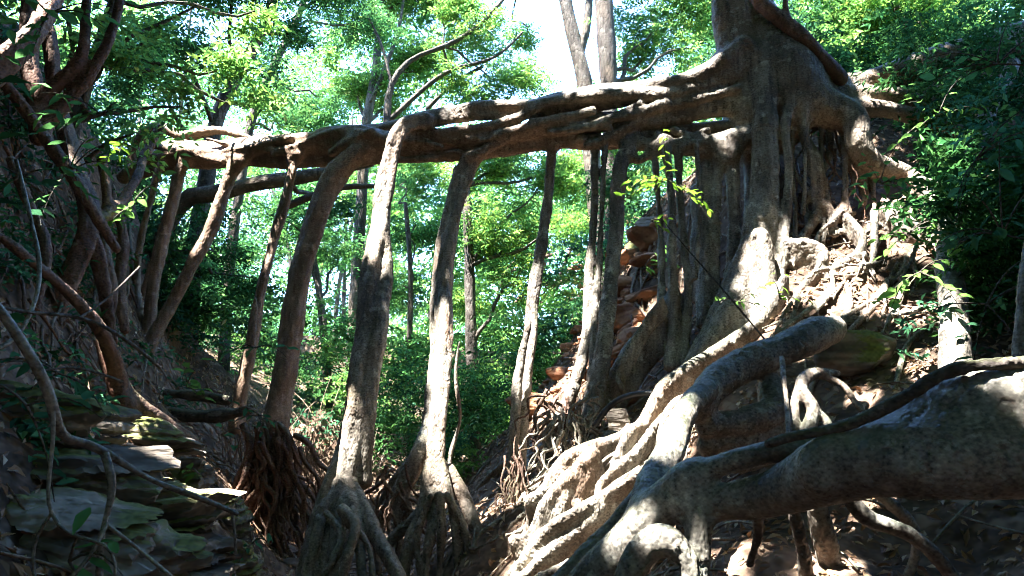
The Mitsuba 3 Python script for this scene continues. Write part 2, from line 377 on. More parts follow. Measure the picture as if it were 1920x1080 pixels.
fig.strand(bridge, *B([(1420, 190, 22), (1330, 203, 20), (1250, 217, 20), (1150, 230, 24), (1050, 240, 25), (980, 250, 24), (900, 260, 24), (830, 263, 24), (760, 266, 24), (690, 268, 24), (640, 266, 23), (570, 272, 21), (500, 279, 19), (430, 283, 18), (350, 290, 17), (280, 302, 20), (235, 330, 18)]), k=.05, flute=2)
fig.strand(bridge, *B([(1410, 238, 16), (1300, 250, 14), (1200, 258, 14), (1100, 268, 13), (1000, 272, 13), (930, 280, 14), (850, 290, 14), (760, 292, 13), (680, 295, 13), (600, 300, 13), (500, 303, 12), (400, 305, 12), (330, 311, 12), (260, 330, 12)], .1), k=.04)
fig.strand(bridge, *B([(780, 226, 14), (700, 240, 15), (650, 247, 16), (600, 256, 14), (540, 262, 14), (470, 270, 13), (400, 275, 14), (330, 277, 14), (265, 290, 16)], .08), k=.05, flute=2)
fig.strand(bridge, *B([(470, 258, 5), (400, 248, 9), (340, 251, 10), (300, 240, 10), (265, 262, 11), (240, 320, 12)], .32), k=.04)
for pts, dd in (([(1010, 200, 9), (940, 231, 9), (880, 243, 9), (820, 250, 8)], -.12), ([(1110, 205, 8), (1050, 222, 9), (985, 240, 9), (930, 255, 8)], -.14), ([(700, 245, 8), (655, 262, 9), (620, 285, 9)], -.12),
                ([(980, 245, 9), (930, 270, 10), (885, 295, 12)], -.08), ([(1200, 225, 10), (1150, 255, 10), (1100, 275, 9)], -.1), ([(600, 262, 8), (560, 285, 8), (545, 300, 8)], -.1), ([(500, 270, 8), (465, 285, 9), (445, 305, 10)], -.1),
                ([(1380, 165, 9), (1300, 188, 9), (1230, 205, 9), (1160, 212, 8)], -.1), ([(860, 285, 7), (800, 298, 7), (740, 300, 7)], -.05), ([(720, 255, 9), (660, 240, 8), (600, 246, 6)], -.05)):
    fig.strand(bridge, *B(pts, dd), k=.04)
fig.strand(bridge, *B([(1420, 258, 18), (1330, 270, 14), (1240, 274, 12), (1170, 268, 11), (1090, 262, 9)], -.04), k=.05)
for pts in ([(1200, 262, 9), (1240, 278, 7), (1290, 262, 7), (1330, 246, 7)], [(1230, 250, 7), (1290, 285, 7), (1345, 280, 7), (1400, 262, 8)], [(1260, 240, 7), (1320, 262, 8), (1380, 285, 9)], [(1180, 275, 10), (1200, 300, 7), (1225, 280, 7), (1250, 262, 7)], [(1330, 270, 8), (1360, 300, 9), (1395, 270, 9), (1420, 240, 9)]):
    fig.strand(bridge, *B(pts, -.05), k=.035)

for j in range(13):
    x0 = fig.rng.uniform(420, 1300); pts = []
    x, up = x0, fig.rng.choice([-1, 1]); r = fig.rng.uniform(4.5, 8)
    for i in range(5):
        cx = x0 - i * fig.rng.uniform(32, 55)
        mid = np.interp(cx, [250, 450, 700, 900, 1100, 1400], [290, 280, 265, 246, 228, 200])
        pts.append((cx, mid + up * (1 - i / 2) * fig.rng.uniform(12, 24), r * (1 - .1 * i)))
    fig.strand(bridge, *B(pts, -.14), k=.03)
def prop(pts, depth, k=.06, flute=0, **kw):
    l = L('prop_root'); fig.strand(l, *P(pts, depth), k=k, flute=flute, **kw); return l
prop([(318, 285, 11), (303, 310, 9), (285, 370, 9), (266, 450, 9), (256, 530, 10), (258, 610, 12), (240, 690, 16)], [8.35, 8.3, 8.2], flute=2)
prop([(358, 282, 13), (345, 305, 11), (320, 400, 11), (297, 500, 12), (275, 600, 13), (258, 690, 18)], [8.3, 8.2, 8.1])
prop([(330, 330, 8), (305, 430, 9), (280, 540, 10), (268, 640, 12)], [8.5, 8.45])
prop([(478, 272, 17), (455, 293, 14), (430, 345, 12), (395, 430, 12), (352, 530, 12), (308, 600, 13), (275, 670, 16)], [8.0, 8.0, 8.0, 7.9])
l = prop([(560, 280, 16), (552, 300, 13), (540, 350, 12), (520, 430, 13), (500, 510, 13), (478, 600, 14), (455, 700, 16), (438, 800, 18)], [7.7, 7.65, 7.6, 7.5], flute=2)
fig.strand(l, *P([(478, 560, 4), (466, 660, 10), (452, 740, 10), (440, 800, 11)], 7.45), k=.05)
l5 = prop([(700, 272, 20), (662, 292, 22), (628, 330, 24), (597, 400, 25), (572, 480, 27), (555, 560, 30), (545, 640, 32), (530, 720, 34), (516, 800, 37), (508, 900, 36), (500, 1010, 30)], [7.3, 7.25, 7.2, 7.1, 7.0], flute=2, k=.07)
l6 = prop([(800, 226, 16), (757, 236, 18), (735, 290, 17), (725, 350, 19), (714, 430, 20), (702, 500, 20), (690, 600, 22), (678, 700, 25), (664, 800, 26), (654, 870, 25), (648, 915, 20)], [6.95, 6.88, 6.8, 6.72, 6.6, 6.48, 6.3, 6.15, 6.0, 5.92, 5.87], flute=3, k=.06)
fig.strand(l6, *P([(724, 400, 4), (724, 500, 12), (714, 580, 15), (704, 680, 17), (692, 790, 17), (680, 900, 18)], [6.62, 6.4, 6.1, 6.0]), k=.03)
fig.strand(l6, *P([(700, 520, 4), (672, 680, 12), (648, 800, 14), (620, 900, 17), (590, 980, 18), (570, 1080, 20), (560, 1140, 20)], [6.5, 6.2, 5.85, 5.5]), k=.04)
l7 = prop([(912, 280, 13), (890, 300, 19), (868, 345, 19), (850, 430, 17), (839, 500, 17), (833, 560, 18), (828, 640, 19), (823, 720, 20), (820, 800, 21), (819, 860, 20), (822, 905, 16)], [7.1, 7.05, 7.0, 6.95, 6.88, 6.8, 6.55, 6.3, 6.1, 6.02, 5.97], flute=3, k=.06)
fig.strand(l7, *P([(858, 320, 10), (835, 420, 9), (822, 520, 10), (815, 620, 11), (806, 720, 12), (796, 800, 14), (778, 850, 17), (760, 890, 17), (735, 950, 14), (705, 990, 13), (680, 1010, 12)], [7.05, 6.95, 6.7, 6.3, 6.3, 6.35]), k=.04)
prop([(1045, 258, 13), (1039, 275, 11), (1030, 340, 11), (1021, 420, 12), (1010, 500, 13), (1000, 580, 14), (991, 660, 17), (980, 750, 19), (975, 830, 18), (968, 920, 17), (960, 1010, 18)], [6.95, 6.9, 6.6, 6.3], flute=2)
fig.strand(len(fig.names) - 1, *P([(995, 600, 4), (968, 740, 10), (962, 830, 9), (958, 910, 9), (965, 990, 10)], [6.45, 6.2]), k=.03)
prop([(1118, 262, 8), (1113, 290, 7), (1112, 400, 7), (1106, 480, 8), (1100, 600, 10), (1084, 690, 12), (1052, 780, 13), (1020, 880, 14)], [6.85, 6.6, 6.2])
prop([(1190, 262, 18), (1168, 290, 16), (1156, 350, 15), (1153, 430, 15), (1146, 520, 15), (1135, 600, 16), (1124, 700, 17), (1110, 790, 16), (1104, 850, 16)], [6.75, 6.6, 6.3, 6.0], flute=2)
prop([(1136, 280, 6), (1129, 400, 5), (1120, 520, 6), (1112, 620, 7), (1104, 720, 9), (1095, 800, 9)], [6.7, 6.5, 6.1])
prop([(1246, 262, 9), (1250, 300, 8), (1258, 400, 8), (1262, 500, 9), (1266, 600, 11), (1260, 690, 13)], [6.6, 6.45, 6.3])
prop([(1274, 270, 7), (1277, 400, 7), (1285, 500, 8), (1290, 600, 9), (1285, 680, 10)], [6.6, 6.5, 6.3])
prop([(1325, 262, 18), (1322, 320, 15), (1322, 400, 15), (1318, 500, 16), (1318, 610, 18)], [6.7, 6.6, 6.5], flute=2)
prop([(1376, 255, 17), (1378, 400, 15), (1376, 480, 16), (1366, 560, 18)], [6.6, 6.5], flute=2)
prop([(1400, 255, 12), (1402, 400, 11), (1395, 500, 12)], [6.75, 6.7])
prop([(1298, 350, 6), (1300, 450, 7), (1302, 560, 8)], [6.7, 6.6])
prop([(1228, 268, 7), (1234, 400, 6), (1238, 520, 7), (1232, 640, 9)], [6.7, 6.5])
prop([(1348, 262, 9), (1346, 400, 8), (1344, 500, 8), (1340, 600, 10)], [6.6, 6.45])
prop([(1306, 268, 6), (1312, 400, 5), (1304, 520, 6)], [6.5, 6.4])
bt = L('buttress_root')
fig.strand(bt, *P([(1445, 60, 14), (1440, 130, 20), (1436, 210, 24), (1435, 300, 28), (1432, 380, 30), (1422, 450, 34), (1400, 520, 40), (1368, 590, 42), (1330, 650, 36), (1300, 700, 28)], [6.55, 6.45, 6.4, 6.3, 6.2, 6.05]), k=.08, flute=2, twist=.2)
fig.strand(bt, *P([(1428, 440, 18), (1436, 520, 20), (1430, 580, 18), (1405, 640, 15), (1390, 700, 12)], [6.15, 5.95]), k=.06)
def hang(pts, depth, k=.04, name='hanging_root'):
    l = L(name); fig.strand(l, *P(pts, depth), k=k); return l
hang([(1500, 190, 15), (1484, 205, 10), (1482, 300, 8), (1480, 400, 8), (1470, 480, 10), (1466, 560, 14), (1478, 620, 12)], [6.45, 6.3, 6.1])
hang([(1540, 190, 14), (1514, 205, 10), (1518, 300, 9), (1528, 350, 8), (1545, 385, 8), (1565, 405, 8)], [6.45, 6.5])
hang([(1512, 260, 8), (1528, 300, 11), (1532, 350, 9), (1522, 420, 9), (1495, 450, 8)], [6.55, 6.5])
hang([(1507, 200, 6), (1508, 300, 4.5), (1506, 400, 5)], [6.4, 6.4])
hang([(1560, 190, 16), (1600, 220, 22), (1608, 270, 24), (1640, 310, 23), (1690, 322, 18), (1725, 338, 14)], [6.5, 6.45, 6.5, 6.5])
hang([(1590, 280, 10), (1597, 310, 11), (1612, 340, 10), (1618, 380, 8)], [6.6, 6.6])
br = L('bank_root')
R1 = [(1560, 165, 22), (1640, 150, 22), (1740, 118, 30), (1850, 92, 34), (1990, 72, 36)]
fig.strand(br, *P(R1, [6.7, 6.8, 6.9]), k=.08)
for pts, d in (([(1570, 180, 20), (1640, 172, 17), (1710, 178, 15), (1800, 196, 13), (1900, 200, 10)], [6.6, 6.7, 6.9]), ([(1580, 200, 20), (1660, 212, 18), (1760, 236, 14), (1850, 262, 12), (1930, 270, 10)], [6.55, 6.6, 6.7]),
               ([(1720, 338, 12), (1780, 346, 10), (1860, 326, 9), (1940, 300, 8)], [6.45, 6.3]), ([(1720, 338, 14), (1742, 380, 15), (1750, 425, 13), (1735, 470, 9)], [6.4, 6.2])):
    l = L('bank_root'); fig.strand(l, *P(pts, d), k=.06)
def plank(pts, depth, deep, name='buttress_root', k=.02, dv=(0, .35, -1)):
    l = L(name); fig.strand(l, *P(pts, depth), k=k, plank=(dv, deep)); return l
plank([(1470, 455, 7), (1510, 468, 8), (1548, 480, 9), (1538, 510, 8), (1510, 545, 7), (1508, 585, 8)], [6.25, 6.1, 6.0, 5.9], .3)
plank([(1585, 405, 8), (1606, 430, 8), (1608, 468, 8), (1575, 500, 9), (1580, 530, 8), (1545, 580, 7)], [6.35, 6.2, 6.0, 5.9], .15)
plank([(1655, 375, 8), (1690, 420, 9), (1745, 445, 9), (1770, 470, 6)], [6.35, 6.2, 6.1], .22)
plank([(1640, 395, 6), (1650, 430, 7), (1640, 480, 6), (1600, 520, 6)], [6.3, 6.1, 6.0], .12)
plank([(1720, 350, 7), (1700, 370, 8), (1680, 378, 7)], [6.4, 6.35], .2)
# sloping planks on the gully side
plank([(1470, 520, 8), (1440, 565, 10), (1400, 622, 11), (1330, 682, 11), (1250, 742, 12), (1170, 792, 12), (1100, 845, 12), (1040, 890, 11), (985, 935, 9)], [6.0, 5.95, 5.8, 5.6, 5.4, 5.25, 5.2], .2, k=.03, dv=(.15, .25, -1))
plank([(1262, 545, 10), (1240, 568, 12), (1200, 640, 12), (1150, 730, 10), (1135, 765, 9)], [6.5, 6.4, 6.2], .24, dv=(.5, .2, -1))
plank([(1115, 845, 9), (1070, 880, 8), (1030, 925, 8), (1005, 980, 8), (960, 1010, 8)], [5.2, 5.1, 5.05, 5.1], .34, dv=(.35, .2, -1))
plank([(1115, 850, 9), (1120, 900, 9), (1095, 945, 9), (1115, 975, 8)], [5.2, 5.1], .1)
plank([(1200, 880, 9), (1150, 930, 9), (1090, 965, 9), (1040, 990, 9), (1000, 1030, 8), (960, 1075, 8)], [5.0, 4.95, 5.0], .12)
plank([(1130, 945, 7), (1080, 990, 8), (1010, 1045, 8), (960, 1090, 7)], [4.95, 4.9, 4.95], .1)
plank([(1170, 960, 7), (1120, 1010, 8), (1060, 1055, 8), (1000, 1090, 8)], [4.85, 4.8, 4.85], .1)
plank([(1310, 740, 8), (1250, 800, 9), (1200, 850, 9), (1150, 890, 8), (1125, 930, 7)], [5.35, 5.1, 5.0], .1)
for pts, d, deep in (([(1330, 700, 9), (1260, 770, 10), (1190, 825, 10), (1120, 870, 10), (1080, 905, 9), (1050, 960, 8)], [5.6, 5.3, 5.2], .16), ([(1290, 760, 8), (1235, 830, 9), (1190, 890, 10), (1135, 950, 10), (1075, 1010, 9), (1030, 1080, 8)], [5.2, 5.05, 5.0], .16), ([(1210, 790, 7), (1165, 850, 8), (1130, 905, 9), (1105, 965, 8), (1060, 1030, 8), (1045, 1090, 7)], [5.35, 5.15, 5.05], .14), ([(1100, 850, 8), (1040, 905, 8), (1000, 960, 8), (985, 1020, 8), (975, 1090, 7)], [5.3, 5.25, 5.2], .14), ([(1060, 930, 7), (1030, 985, 7), (1040, 1040, 7), (1015, 1095, 7)], [5.1, 5.05], .1), ([(1220, 870, 8), (1190, 930, 8), (1140, 990, 9), (1100, 1050, 8), (1070, 1100, 8)], [4.9, 4.8], .12)):
    plank(pts, d, deep, k=.015, dv=(.2, .25, -1))
plank([(1240, 560, 6), (1215, 620, 6), (1180, 680, 6), (1165, 720, 6)], [6.3, 6.1], .12, dv=(.4, .2, -1))
def slope_root(pts, lift=.02, k=.03):
    l = L('slope_root'); fig.strand(l, *on_ground(pts, lift), k=k, wob=.18)
rng = np.random.default_rng(11)
for x0, y0 in [(1180, 800), (1140, 830), (1225, 790), (1060, 900), (1150, 880), (1190, 850), (1090, 930), (1110, 960), (1230, 840), (1040, 960), (1160, 940), (1060, 1000), (1010, 960), (1270, 800), (1120, 900), (1000, 840), (1040, 810), (1020, 900), (1080, 790), (1060, 840), (1120, 800)]:
    pts, x, y = [], x0, y0
    r = rng.uniform(5, 9)
    sx = rng.uniform(-40, -12)
    for i in range(5):
        pts.append((x, y, r * (1 - .09 * i))); x += sx + rng.uniform(-18, 18); y += rng.uniform(24, 46)
    slope_root([(a, min(b, 1075), c) for a, b, c in pts if b < 1110][:5] if y0 < 960 else [(a, b, c) for a, b, c in pts[:3]], lift=rng.uniform(0, .1))
for x0, y0 in [(1500, 560), (1540, 560), (1590, 540), (1620, 480), (1640, 560), (1700, 480), (1560, 610), (1470, 600), (1450, 630)]:
    pts, x, y = [], x0, y0
    r = rng.uniform(4.5, 7.5)
    for i in range(4):
        pts.append((x, y, r * (1 - .1 * i))); x += rng.uniform(-45, 5); y += rng.uniform(18, 40)
    slope_root(pts, lift=rng.uniform(0.02, .12))
# spread feet of the gully props
for l, pts, d in ((l6, [(640, 900, 20), (618, 970, 24), (600, 1040, 24), (585, 1120, 26)], [5.9, 5.65, 5.5]), (l6, [(645, 900, 22), (640, 980, 26), (630, 1050, 25), (620, 1140, 26)], [5.85, 5.5, 5.25]), (l6, [(660, 900, 18), (690, 970, 22), (722, 1030, 22), (752, 1090, 23), (775, 1160, 22)], [5.9, 5.6, 5.3, 5.2]),
                  (l6, [(655, 930, 17), (672, 1000, 16), (676, 1060, 15), (684, 1140, 16)], [5.75, 5.45, 5.3]), (l6, [(645, 955, 14), (668, 985, 12), (655, 1040, 12), (640, 1100, 13)], [5.55, 5.3, 5.2]), (l6, [(625, 925, 14), (600, 960, 14), (588, 1010, 13), (566, 1090, 14)], [5.8, 5.6, 5.5]),
                  (l6, [(650, 975, 9), (690, 1020, 9), (700, 1080, 10)], [5.5, 5.3]), (l6, [(668, 930, 10), (700, 1000, 10), (712, 1070, 10)], [5.9, 5.6]), (l6, [(610, 960, 8), (640, 1010, 8), (612, 1080, 9)], [5.5, 5.25]),
                  (l7, [(810, 870, 15), (795, 945, 14), (778, 1000, 14), (760, 1060, 13), (745, 1130, 14)], [6.05, 5.85, 5.7]), (l7, [(818, 890, 16), (812, 970, 15), (800, 1040, 14), (788, 1130, 15)], [6.0, 5.75, 5.6]), (l7, [(832, 870, 16), (848, 950, 14), (854, 1030, 13), (858, 1130, 14)], [6.0, 5.8, 5.65]),
                  (l7, [(842, 880, 14), (868, 945, 14), (898, 1010, 13), (930, 1064, 13), (970, 1130, 13)], [6.05, 5.9, 5.8]), (l7, [(800, 940, 12), (765, 985, 11), (740, 1010, 10), (715, 1045, 10)], [6.0, 6.0]), (l7, [(790, 850, 12), (775, 890, 11), (752, 930, 10), (745, 990, 9), (748, 1050, 9)], [6.3, 6.2]), (l7, [(770, 880, 8), (762, 930, 8), (768, 990, 7)], [6.3, 6.2]),
                  (l7, [(825, 930, 10), (832, 990, 10), (826, 1060, 9), (830, 1130, 10)], [5.8, 5.65]), (l7, [(838, 930, 8), (872, 1000, 8), (880, 1070, 9), (900, 1130, 9)], [5.8, 5.7]), (l7, [(805, 930, 8), (780, 1010, 8), (790, 1080, 8)], [5.85, 5.7]), (l7, [(780, 850, 8), (740, 900, 9), (712, 960, 9), (690, 1000, 8)], [6.45, 6.5]), (l7, [(775, 900, 6), (730, 960, 6), (735, 1020, 6)], [6.4, 6.3]),
                  (l5, [(505, 880, 18), (490, 960, 16), (470, 1040, 15), (455, 1100, 14)], [6.95, 6.8]), (l5, [(520, 880, 16), (528, 960, 14), (524, 1040, 13), (530, 1110, 12)], [6.9, 6.8])):
    pp, rr = P(pts, d); fig.strand(l, pp, rr * (.86 if l == l6 else .95 if l == l7 else 1), k=.014, wob=.16, flute=2 if pts[0][2] > 15 else 0)
# tangle of lesser roots on the sunlit slopes
for j in range(70):
    t = fig.rng.uniform(0, 1)
    x, y = 1010 + 260 * t + fig.rng.uniform(-40, 60), 930 - 150 * t + fig.rng.uniform(-60, 110)
    pts, r, a = [], fig.rng.uniform(4, 10), fig.rng.uniform(2.1, 2.65) if j % 5 else fig.rng.uniform(.9, 1.6)
    for i in range(5):
        pts.append((x, y, r * (1 - .1 * i))); a += fig.rng.normal(0, .2); x += 30 * math.cos(a); y += 30 * math.sin(a)
    pts = [q for q in pts if q[1] < 1078]
    if len(pts) > 2: slope_root(pts, lift=fig.rng.uniform(0, .16), k=.02)
for j in range(40):
    x, y = fig.rng.uniform(1450, 1790), fig.rng.uniform(380, 600)
    if y < 700 - (x - 1450) * .5 - 250: continue
    pts, r, a = [], fig.rng.uniform(3, 6), fig.rng.uniform(1.6, 2.9)
    for i in range(4):
        pts.append((x, y, r * (1 - .1 * i))); a += fig.rng.normal(0, .45); x += 26 * math.cos(a); y += 26 * math.sin(a)
    slope_root(pts, lift=fig.rng.uniform(.02, .2), k=.02)
for x0, y0, x1, y1, d in ((1490, 215, 1490, 470, 6.5), (1545, 215, 1560, 440, 6.6), (1555, 230, 1520, 430, 6.65), (1575, 230, 1590, 400, 6.6), (1500, 230, 1540, 470, 6.6), (1470, 240, 1455, 520, 6.4), (1530, 300, 1500, 480, 6.55), (1600, 300, 1570, 440, 6.6), (1625, 300, 1640, 400, 6.6), (1580, 360, 1530, 470, 6.5)):
    hang([(x0, y0, fig.rng.uniform(4, 8)), (x0 + fig.rng.uniform(-10, 10), y0 * .6 + y1 * .4, fig.rng.uniform(4, 6)), (x1 + fig.rng.uniform(-10, 10), y0 * .25 + y1 * .75, 5), (x1, y1, 6)], [d, d - .15], k=.03)
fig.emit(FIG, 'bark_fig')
# fine rootlets hanging at the feet of the props
rng = np.random.default_rng(21)
def rootlets(x0, x1, y0, y1, d0, d1, n, rpx=(2, 5), parent=FIG, mat='bark_red', drift=25):
    for i in range(n):
        x = rng.uniform(x0, x1); ya = rng.uniform(y0, y0 + (y1 - y0) * .45); yb = rng.uniform(ya + (y1 - ya) * .5, y1); r = rng.uniform(*rpx); d = rng.uniform(d0, d1)
        m = 8
        xs = x + np.cumsum(rng.normal(0, drift / 2.2, m)) - (x - (x0 + x1) / 2) * np.linspace(.45, -.3, m)
        ys = np.linspace(ya, yb, m) + rng.normal(0, 5, m)
        put(parent, 'rootlet', smooth_ply(tube(*P([(a, b, r * (1 - .09 * j)) for j, (a, b) in enumerate(zip(xs, ys))], [d, d + rng.uniform(-.12, .04), d - .1]), sides=6, seed=i), mat))
rootlets(430, 570, 790, 1100, 6.6, 6.95, 64, (2, 7.5), drift=30)
rootlets(700, 790, 860, 1060, 6.0, 6.3, 14, (2, 5))
rootlets(940, 985, 830, 1100, 5.85, 6.2, 34, (1.5, 4), drift=16)
rootlets(980, 1120, 760, 900, 5.7, 6.2, 34, (1.5, 4.5), mat='bark_fig', drift=14)
rootlets(1090, 1140, 720, 860, 5.85, 6.0, 12, (2, 5), mat='bark_fig', drift=20)
rng = np.random.default_rng(22)
for i in range(34):   # fine roots running with the slope
    x, y = rng.uniform(1030, 1250), rng.uniform(790, 960); r = rng.uniform(1.5, 3.5); a = rng.uniform(2.1, 2.6); pts = []
    for j in range(6):
        pts.append((x, y, r * (1 - .1 * j))); a += rng.normal(0, .22); x += 26 * math.cos(a); y += 26 * math.sin(a)
    put(FIG, 'rootlet', smooth_ply(tube(*on_ground([q for q in pts if q[1] < 1078], rng.uniform(.02, .12)), sides=6, seed=i), 'bark_fig'))
rootlets(1000, 1090, 720, 900, 6.1, 6.5, 16, (2, 5))
rootlets(1490, 1600, 210, 430, 6.5, 6.8, 16, (1.5, 3), drift=18)
for i in range(30):   # thin roots draped over the sloping planks
    x, y = rng.uniform(1060, 1270), rng.uniform(770, 930); r = rng.uniform(2.5, 6); a = rng.uniform(2.0, 2.7); pts = []
    for j in range(6):
        pts.append((x, y, r * (1 - .1 * j))); a += rng.normal(0, .2); x += 28 * math.cos(a); y += 28 * math.sin(a)
    put(FIG, 'rootlet', smooth_ply(tube(*on_ground([q for q in pts if q[1] < 1078], rng.uniform(.22, .42)), sides=7, step=.03, wob=.2, seed=i), 'bark_fig'))
for i in range(26):   # roots over the red rock face
    x, y = rng.uniform(1000, 1240), rng.uniform(430, 680); r = rng.uniform(2, 5); a = rng.uniform(1.3, 2.4); pts = []
    for j in range(6):
        pts.append((x, y, r * (1 - .1 * j))); a += rng.normal(0, .3); x += 26 * math.cos(a); y += 26 * math.sin(a)
    put(FIG, 'rootlet', smooth_ply(tube(*on_ground(pts, rng.uniform(.1, .25)), sides=6, step=.05, wob=.2, seed=i), 'bark_red'))
# the brown root leaning against the trunk
l = key_for('leaning_branch')
f2 = Field((1.9, 5.9, 4.2), (3.2, 6.9, 6.6), .018, 3)
f2.label('')
f2.strand(0, *P([(1370, -90, 12), (1420, -2, 13), (1480, 48, 14), (1530, 98, 14), (1572, 142, 15)], [6.5, 6.42, 6.42, 6.5]), k=.03)
f2.strand(0, *P([(1474, 44, 8), (1470, 10, 6), (1472, -30, 5)], 6.42), k=.03)
f2.emit(l, 'bark_red'); tag(l, 'dark red-brown branch leaning diagonally against the upper fig trunk', 'branch')

# ------------------------------------------------------------------ foreground and slope roots of their own
def roots_thing(name, label, cat, strands, h, mat, pad=.12, seed=3, amp=.012, fine=.003, group=None):
    """strands: (part name, pixel path, depths, options)"""
    built = [(n, *P(p, d), o) for n, p, d, o in strands]
    allp = np.vstack([b[1] for b in built]); mr = max(b[2].max() for b in built) + pad
    down = max([o.get('plank', (0, 0))[1] for *_, o in built])
    f = Field(allp.min(0) - mr - [0, 0, down], allp.max(0) + mr, h, seed)
    ids, key = {}, key_for(name)
    for n, p, r, o in built:
        if n not in ids or n: ids[n] = f.label(n)
        f.strand(ids[n], p, r, **o)
    f.emit(key, mat, amp=amp, fine=fine); tag(key, label, cat, group)
    return key
FR = roots_thing('giant_root', 'huge smooth grey-brown root arching across the lower right foreground', 'root', [
    ('main_root', [(1285, 938, 28), (1350, 946, 32), (1420, 938, 40), (1490, 916, 50), (1560, 888, 62), (1650, 872, 66), (1750, 870, 68), (1850, 868, 68), (1990, 870, 68)], [3.0, 2.85, 2.6, 2.4, 2.3], dict(k=.06, wob=.06)),
    ('main_root', [(1285, 895, 24), (1340, 862, 22), (1420, 842, 22), (1500, 832, 25), (1570, 832, 30), (1650, 815, 38)], [3.0, 2.82, 2.62], dict(k=.025)),
    ('main_root', [(1620, 820, 28), (1700, 790, 42), (1790, 760, 54), (1880, 744, 58), (1990, 738, 62)], [2.62, 2.45, 2.36], dict(k=.13, wob=.1)),
    ('main_root', [(1560, 830, 20), (1535, 850, 22), (1522, 880, 22), (1535, 910, 18)], [2.55, 2.52], dict(k=.05)),
    ('main_root', [(1830, 800, 26), (1880, 830, 30), (1920, 850, 30)], [2.4, 2.35], dict(k=.08)),
    ('prop_root', [(1298, 905, 26), (1310, 960, 24), (1316, 1020, 25), (1312, 1110, 27)], [2.95, 2.9], dict(k=.06)),
    ('left_limb', [(1290, 900, 28), (1240, 935, 36), (1190, 990, 38), (1140, 1040, 38), (1080, 1100, 38)], [3.0, 3.1, 3.2], dict(k=.07, flute=0)),
    ('left_limb', [(1320, 725, 24), (1290, 760, 24), (1270, 820, 26), (1245, 880, 32), (1215, 950, 28)], [3.9, 3.5, 3.15], dict(k=.08)),
    ('left_limb', [(1232, 880, 16), (1172, 950, 15), (1112, 1018, 15), (1050, 1085, 15)], [3.4, 3.4], dict(k=.05)),
    ('arched_root', [(1165, 1130, 28), (1195, 1035, 32), (1238, 1006, 33), (1275, 1035, 25), (1295, 1120, 21)], [2.85, 2.8], dict(k=.03)),
    ('prop_root', [(1540, 900, 18), (1545, 990, 22), (1552, 1040, 22), (1560, 1110, 24)], [3.3, 3.5], dict(k=.04)),
    ('prop_root', [(1480, 930, 14), (1492, 990, 13), (1505, 1050, 14), (1515, 1110, 15)], [3.2, 3.4], dict(k=.04)),
    ('prop_root', [(1590, 930, 12), (1632, 975, 14), (1700, 1000, 13), (1755, 1045, 13), (1800, 1100, 13)], [3.0, 3.1], dict(k=.04)),
    ('prop_root', [(1420, 950, 11), (1425, 1000, 10), (1410, 1060, 10)], [3.0, 3.2], dict(k=.04)),
    ('prop_root', [(1640, 920, 10), (1690, 960, 10), (1720, 1010, 9), (1700, 1090, 9)], [3.1, 3.3], dict(k=.04)),
], .0125, 'bark_near')
roots_thing('vine', 'thin dark vine lying along the top of the huge foreground root', 'vine', [('', [(1440, 832, 8), (1480, 820, 9), (1560, 806, 11), (1640, 776, 12), (1705, 742, 14), (1780, 700, 15), (1850, 686, 14), (1990, 680, 14)], [2.62, 2.55, 2.42, 2.36, 2.3], dict(k=.02))], .01, 'bark_tree', amp=.006)
roots_thing('slanting_root', 'thick dark mossy root slanting down behind the huge foreground root', 'root', [
    ('', [(1562, 618, 24), (1500, 650, 32), (1420, 692, 33), (1350, 727, 30), (1300, 768, 26)], [4.5, 4.2, 3.95], dict(k=.05, plank=((-.1, .3, -1), .0))),
    ('', [(1440, 716, 24), (1400, 742, 28), (1360, 766, 28), (1320, 795, 26)], [4.3, 4.15, 4.02], dict(k=.05, plank=((.0, .25, -1), .22))),
], .015, 'bark_near', pad=.25)
roots_thing('curly_root', 'small curly pale root under the slanting dark root', 'root', [
    ('', [(1570, 700, 6), (1535, 700, 9), (1508, 712, 12), (1506, 738, 12), (1524, 765, 13), (1520, 800, 14), (1516, 840, 14)], [3.9, 3.7, 3.6], dict(k=.02)),
    ('', [(1525, 765, 8), (1548, 790, 8), (1556, 830, 9)], [3.7, 3.6], dict(k=.02)),
    ('', [(1535, 702, 6), (1570, 715, 6), (1592, 738, 6), (1612, 768, 6), (1640, 790, 5)], [3.85, 3.7], dict(k=.02)),
    ('', [(1500, 715, 6), (1490, 760, 9), (1492, 800, 10), (1485, 840, 9)], [3.75, 3.6], dict(k=.02))], .01, 'bark_near', amp=.004)
roots_thing('hanging_vine', 'thin hanging vine in front of the slanting dark root', 'vine', [('', [(1466, 672, 6), (1470, 720, 5), (1476, 770, 5), (1478, 830, 5)], [3.9, 3.5], dict(k=.02))], .009, 'bark_near', amp=.003)
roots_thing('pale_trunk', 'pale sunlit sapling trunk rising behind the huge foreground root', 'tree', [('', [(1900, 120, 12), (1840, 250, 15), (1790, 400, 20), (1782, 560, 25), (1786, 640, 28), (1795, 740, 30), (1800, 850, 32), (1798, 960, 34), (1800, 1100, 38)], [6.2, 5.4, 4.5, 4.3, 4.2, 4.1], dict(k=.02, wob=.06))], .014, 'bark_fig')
roots_thing('dark_trunk', 'dim dark trunk at the right edge behind the huge root', 'tree', [('', [(2060, 100, 9), (2000, 250, 10), (1945, 400, 11), (1918, 560, 12), (1912, 760, 14), (1915, 950, 15), (1918, 1100, 16)], [3.6, 3.5], dict(k=.02, wob=.06))], .014, 'bark_near')
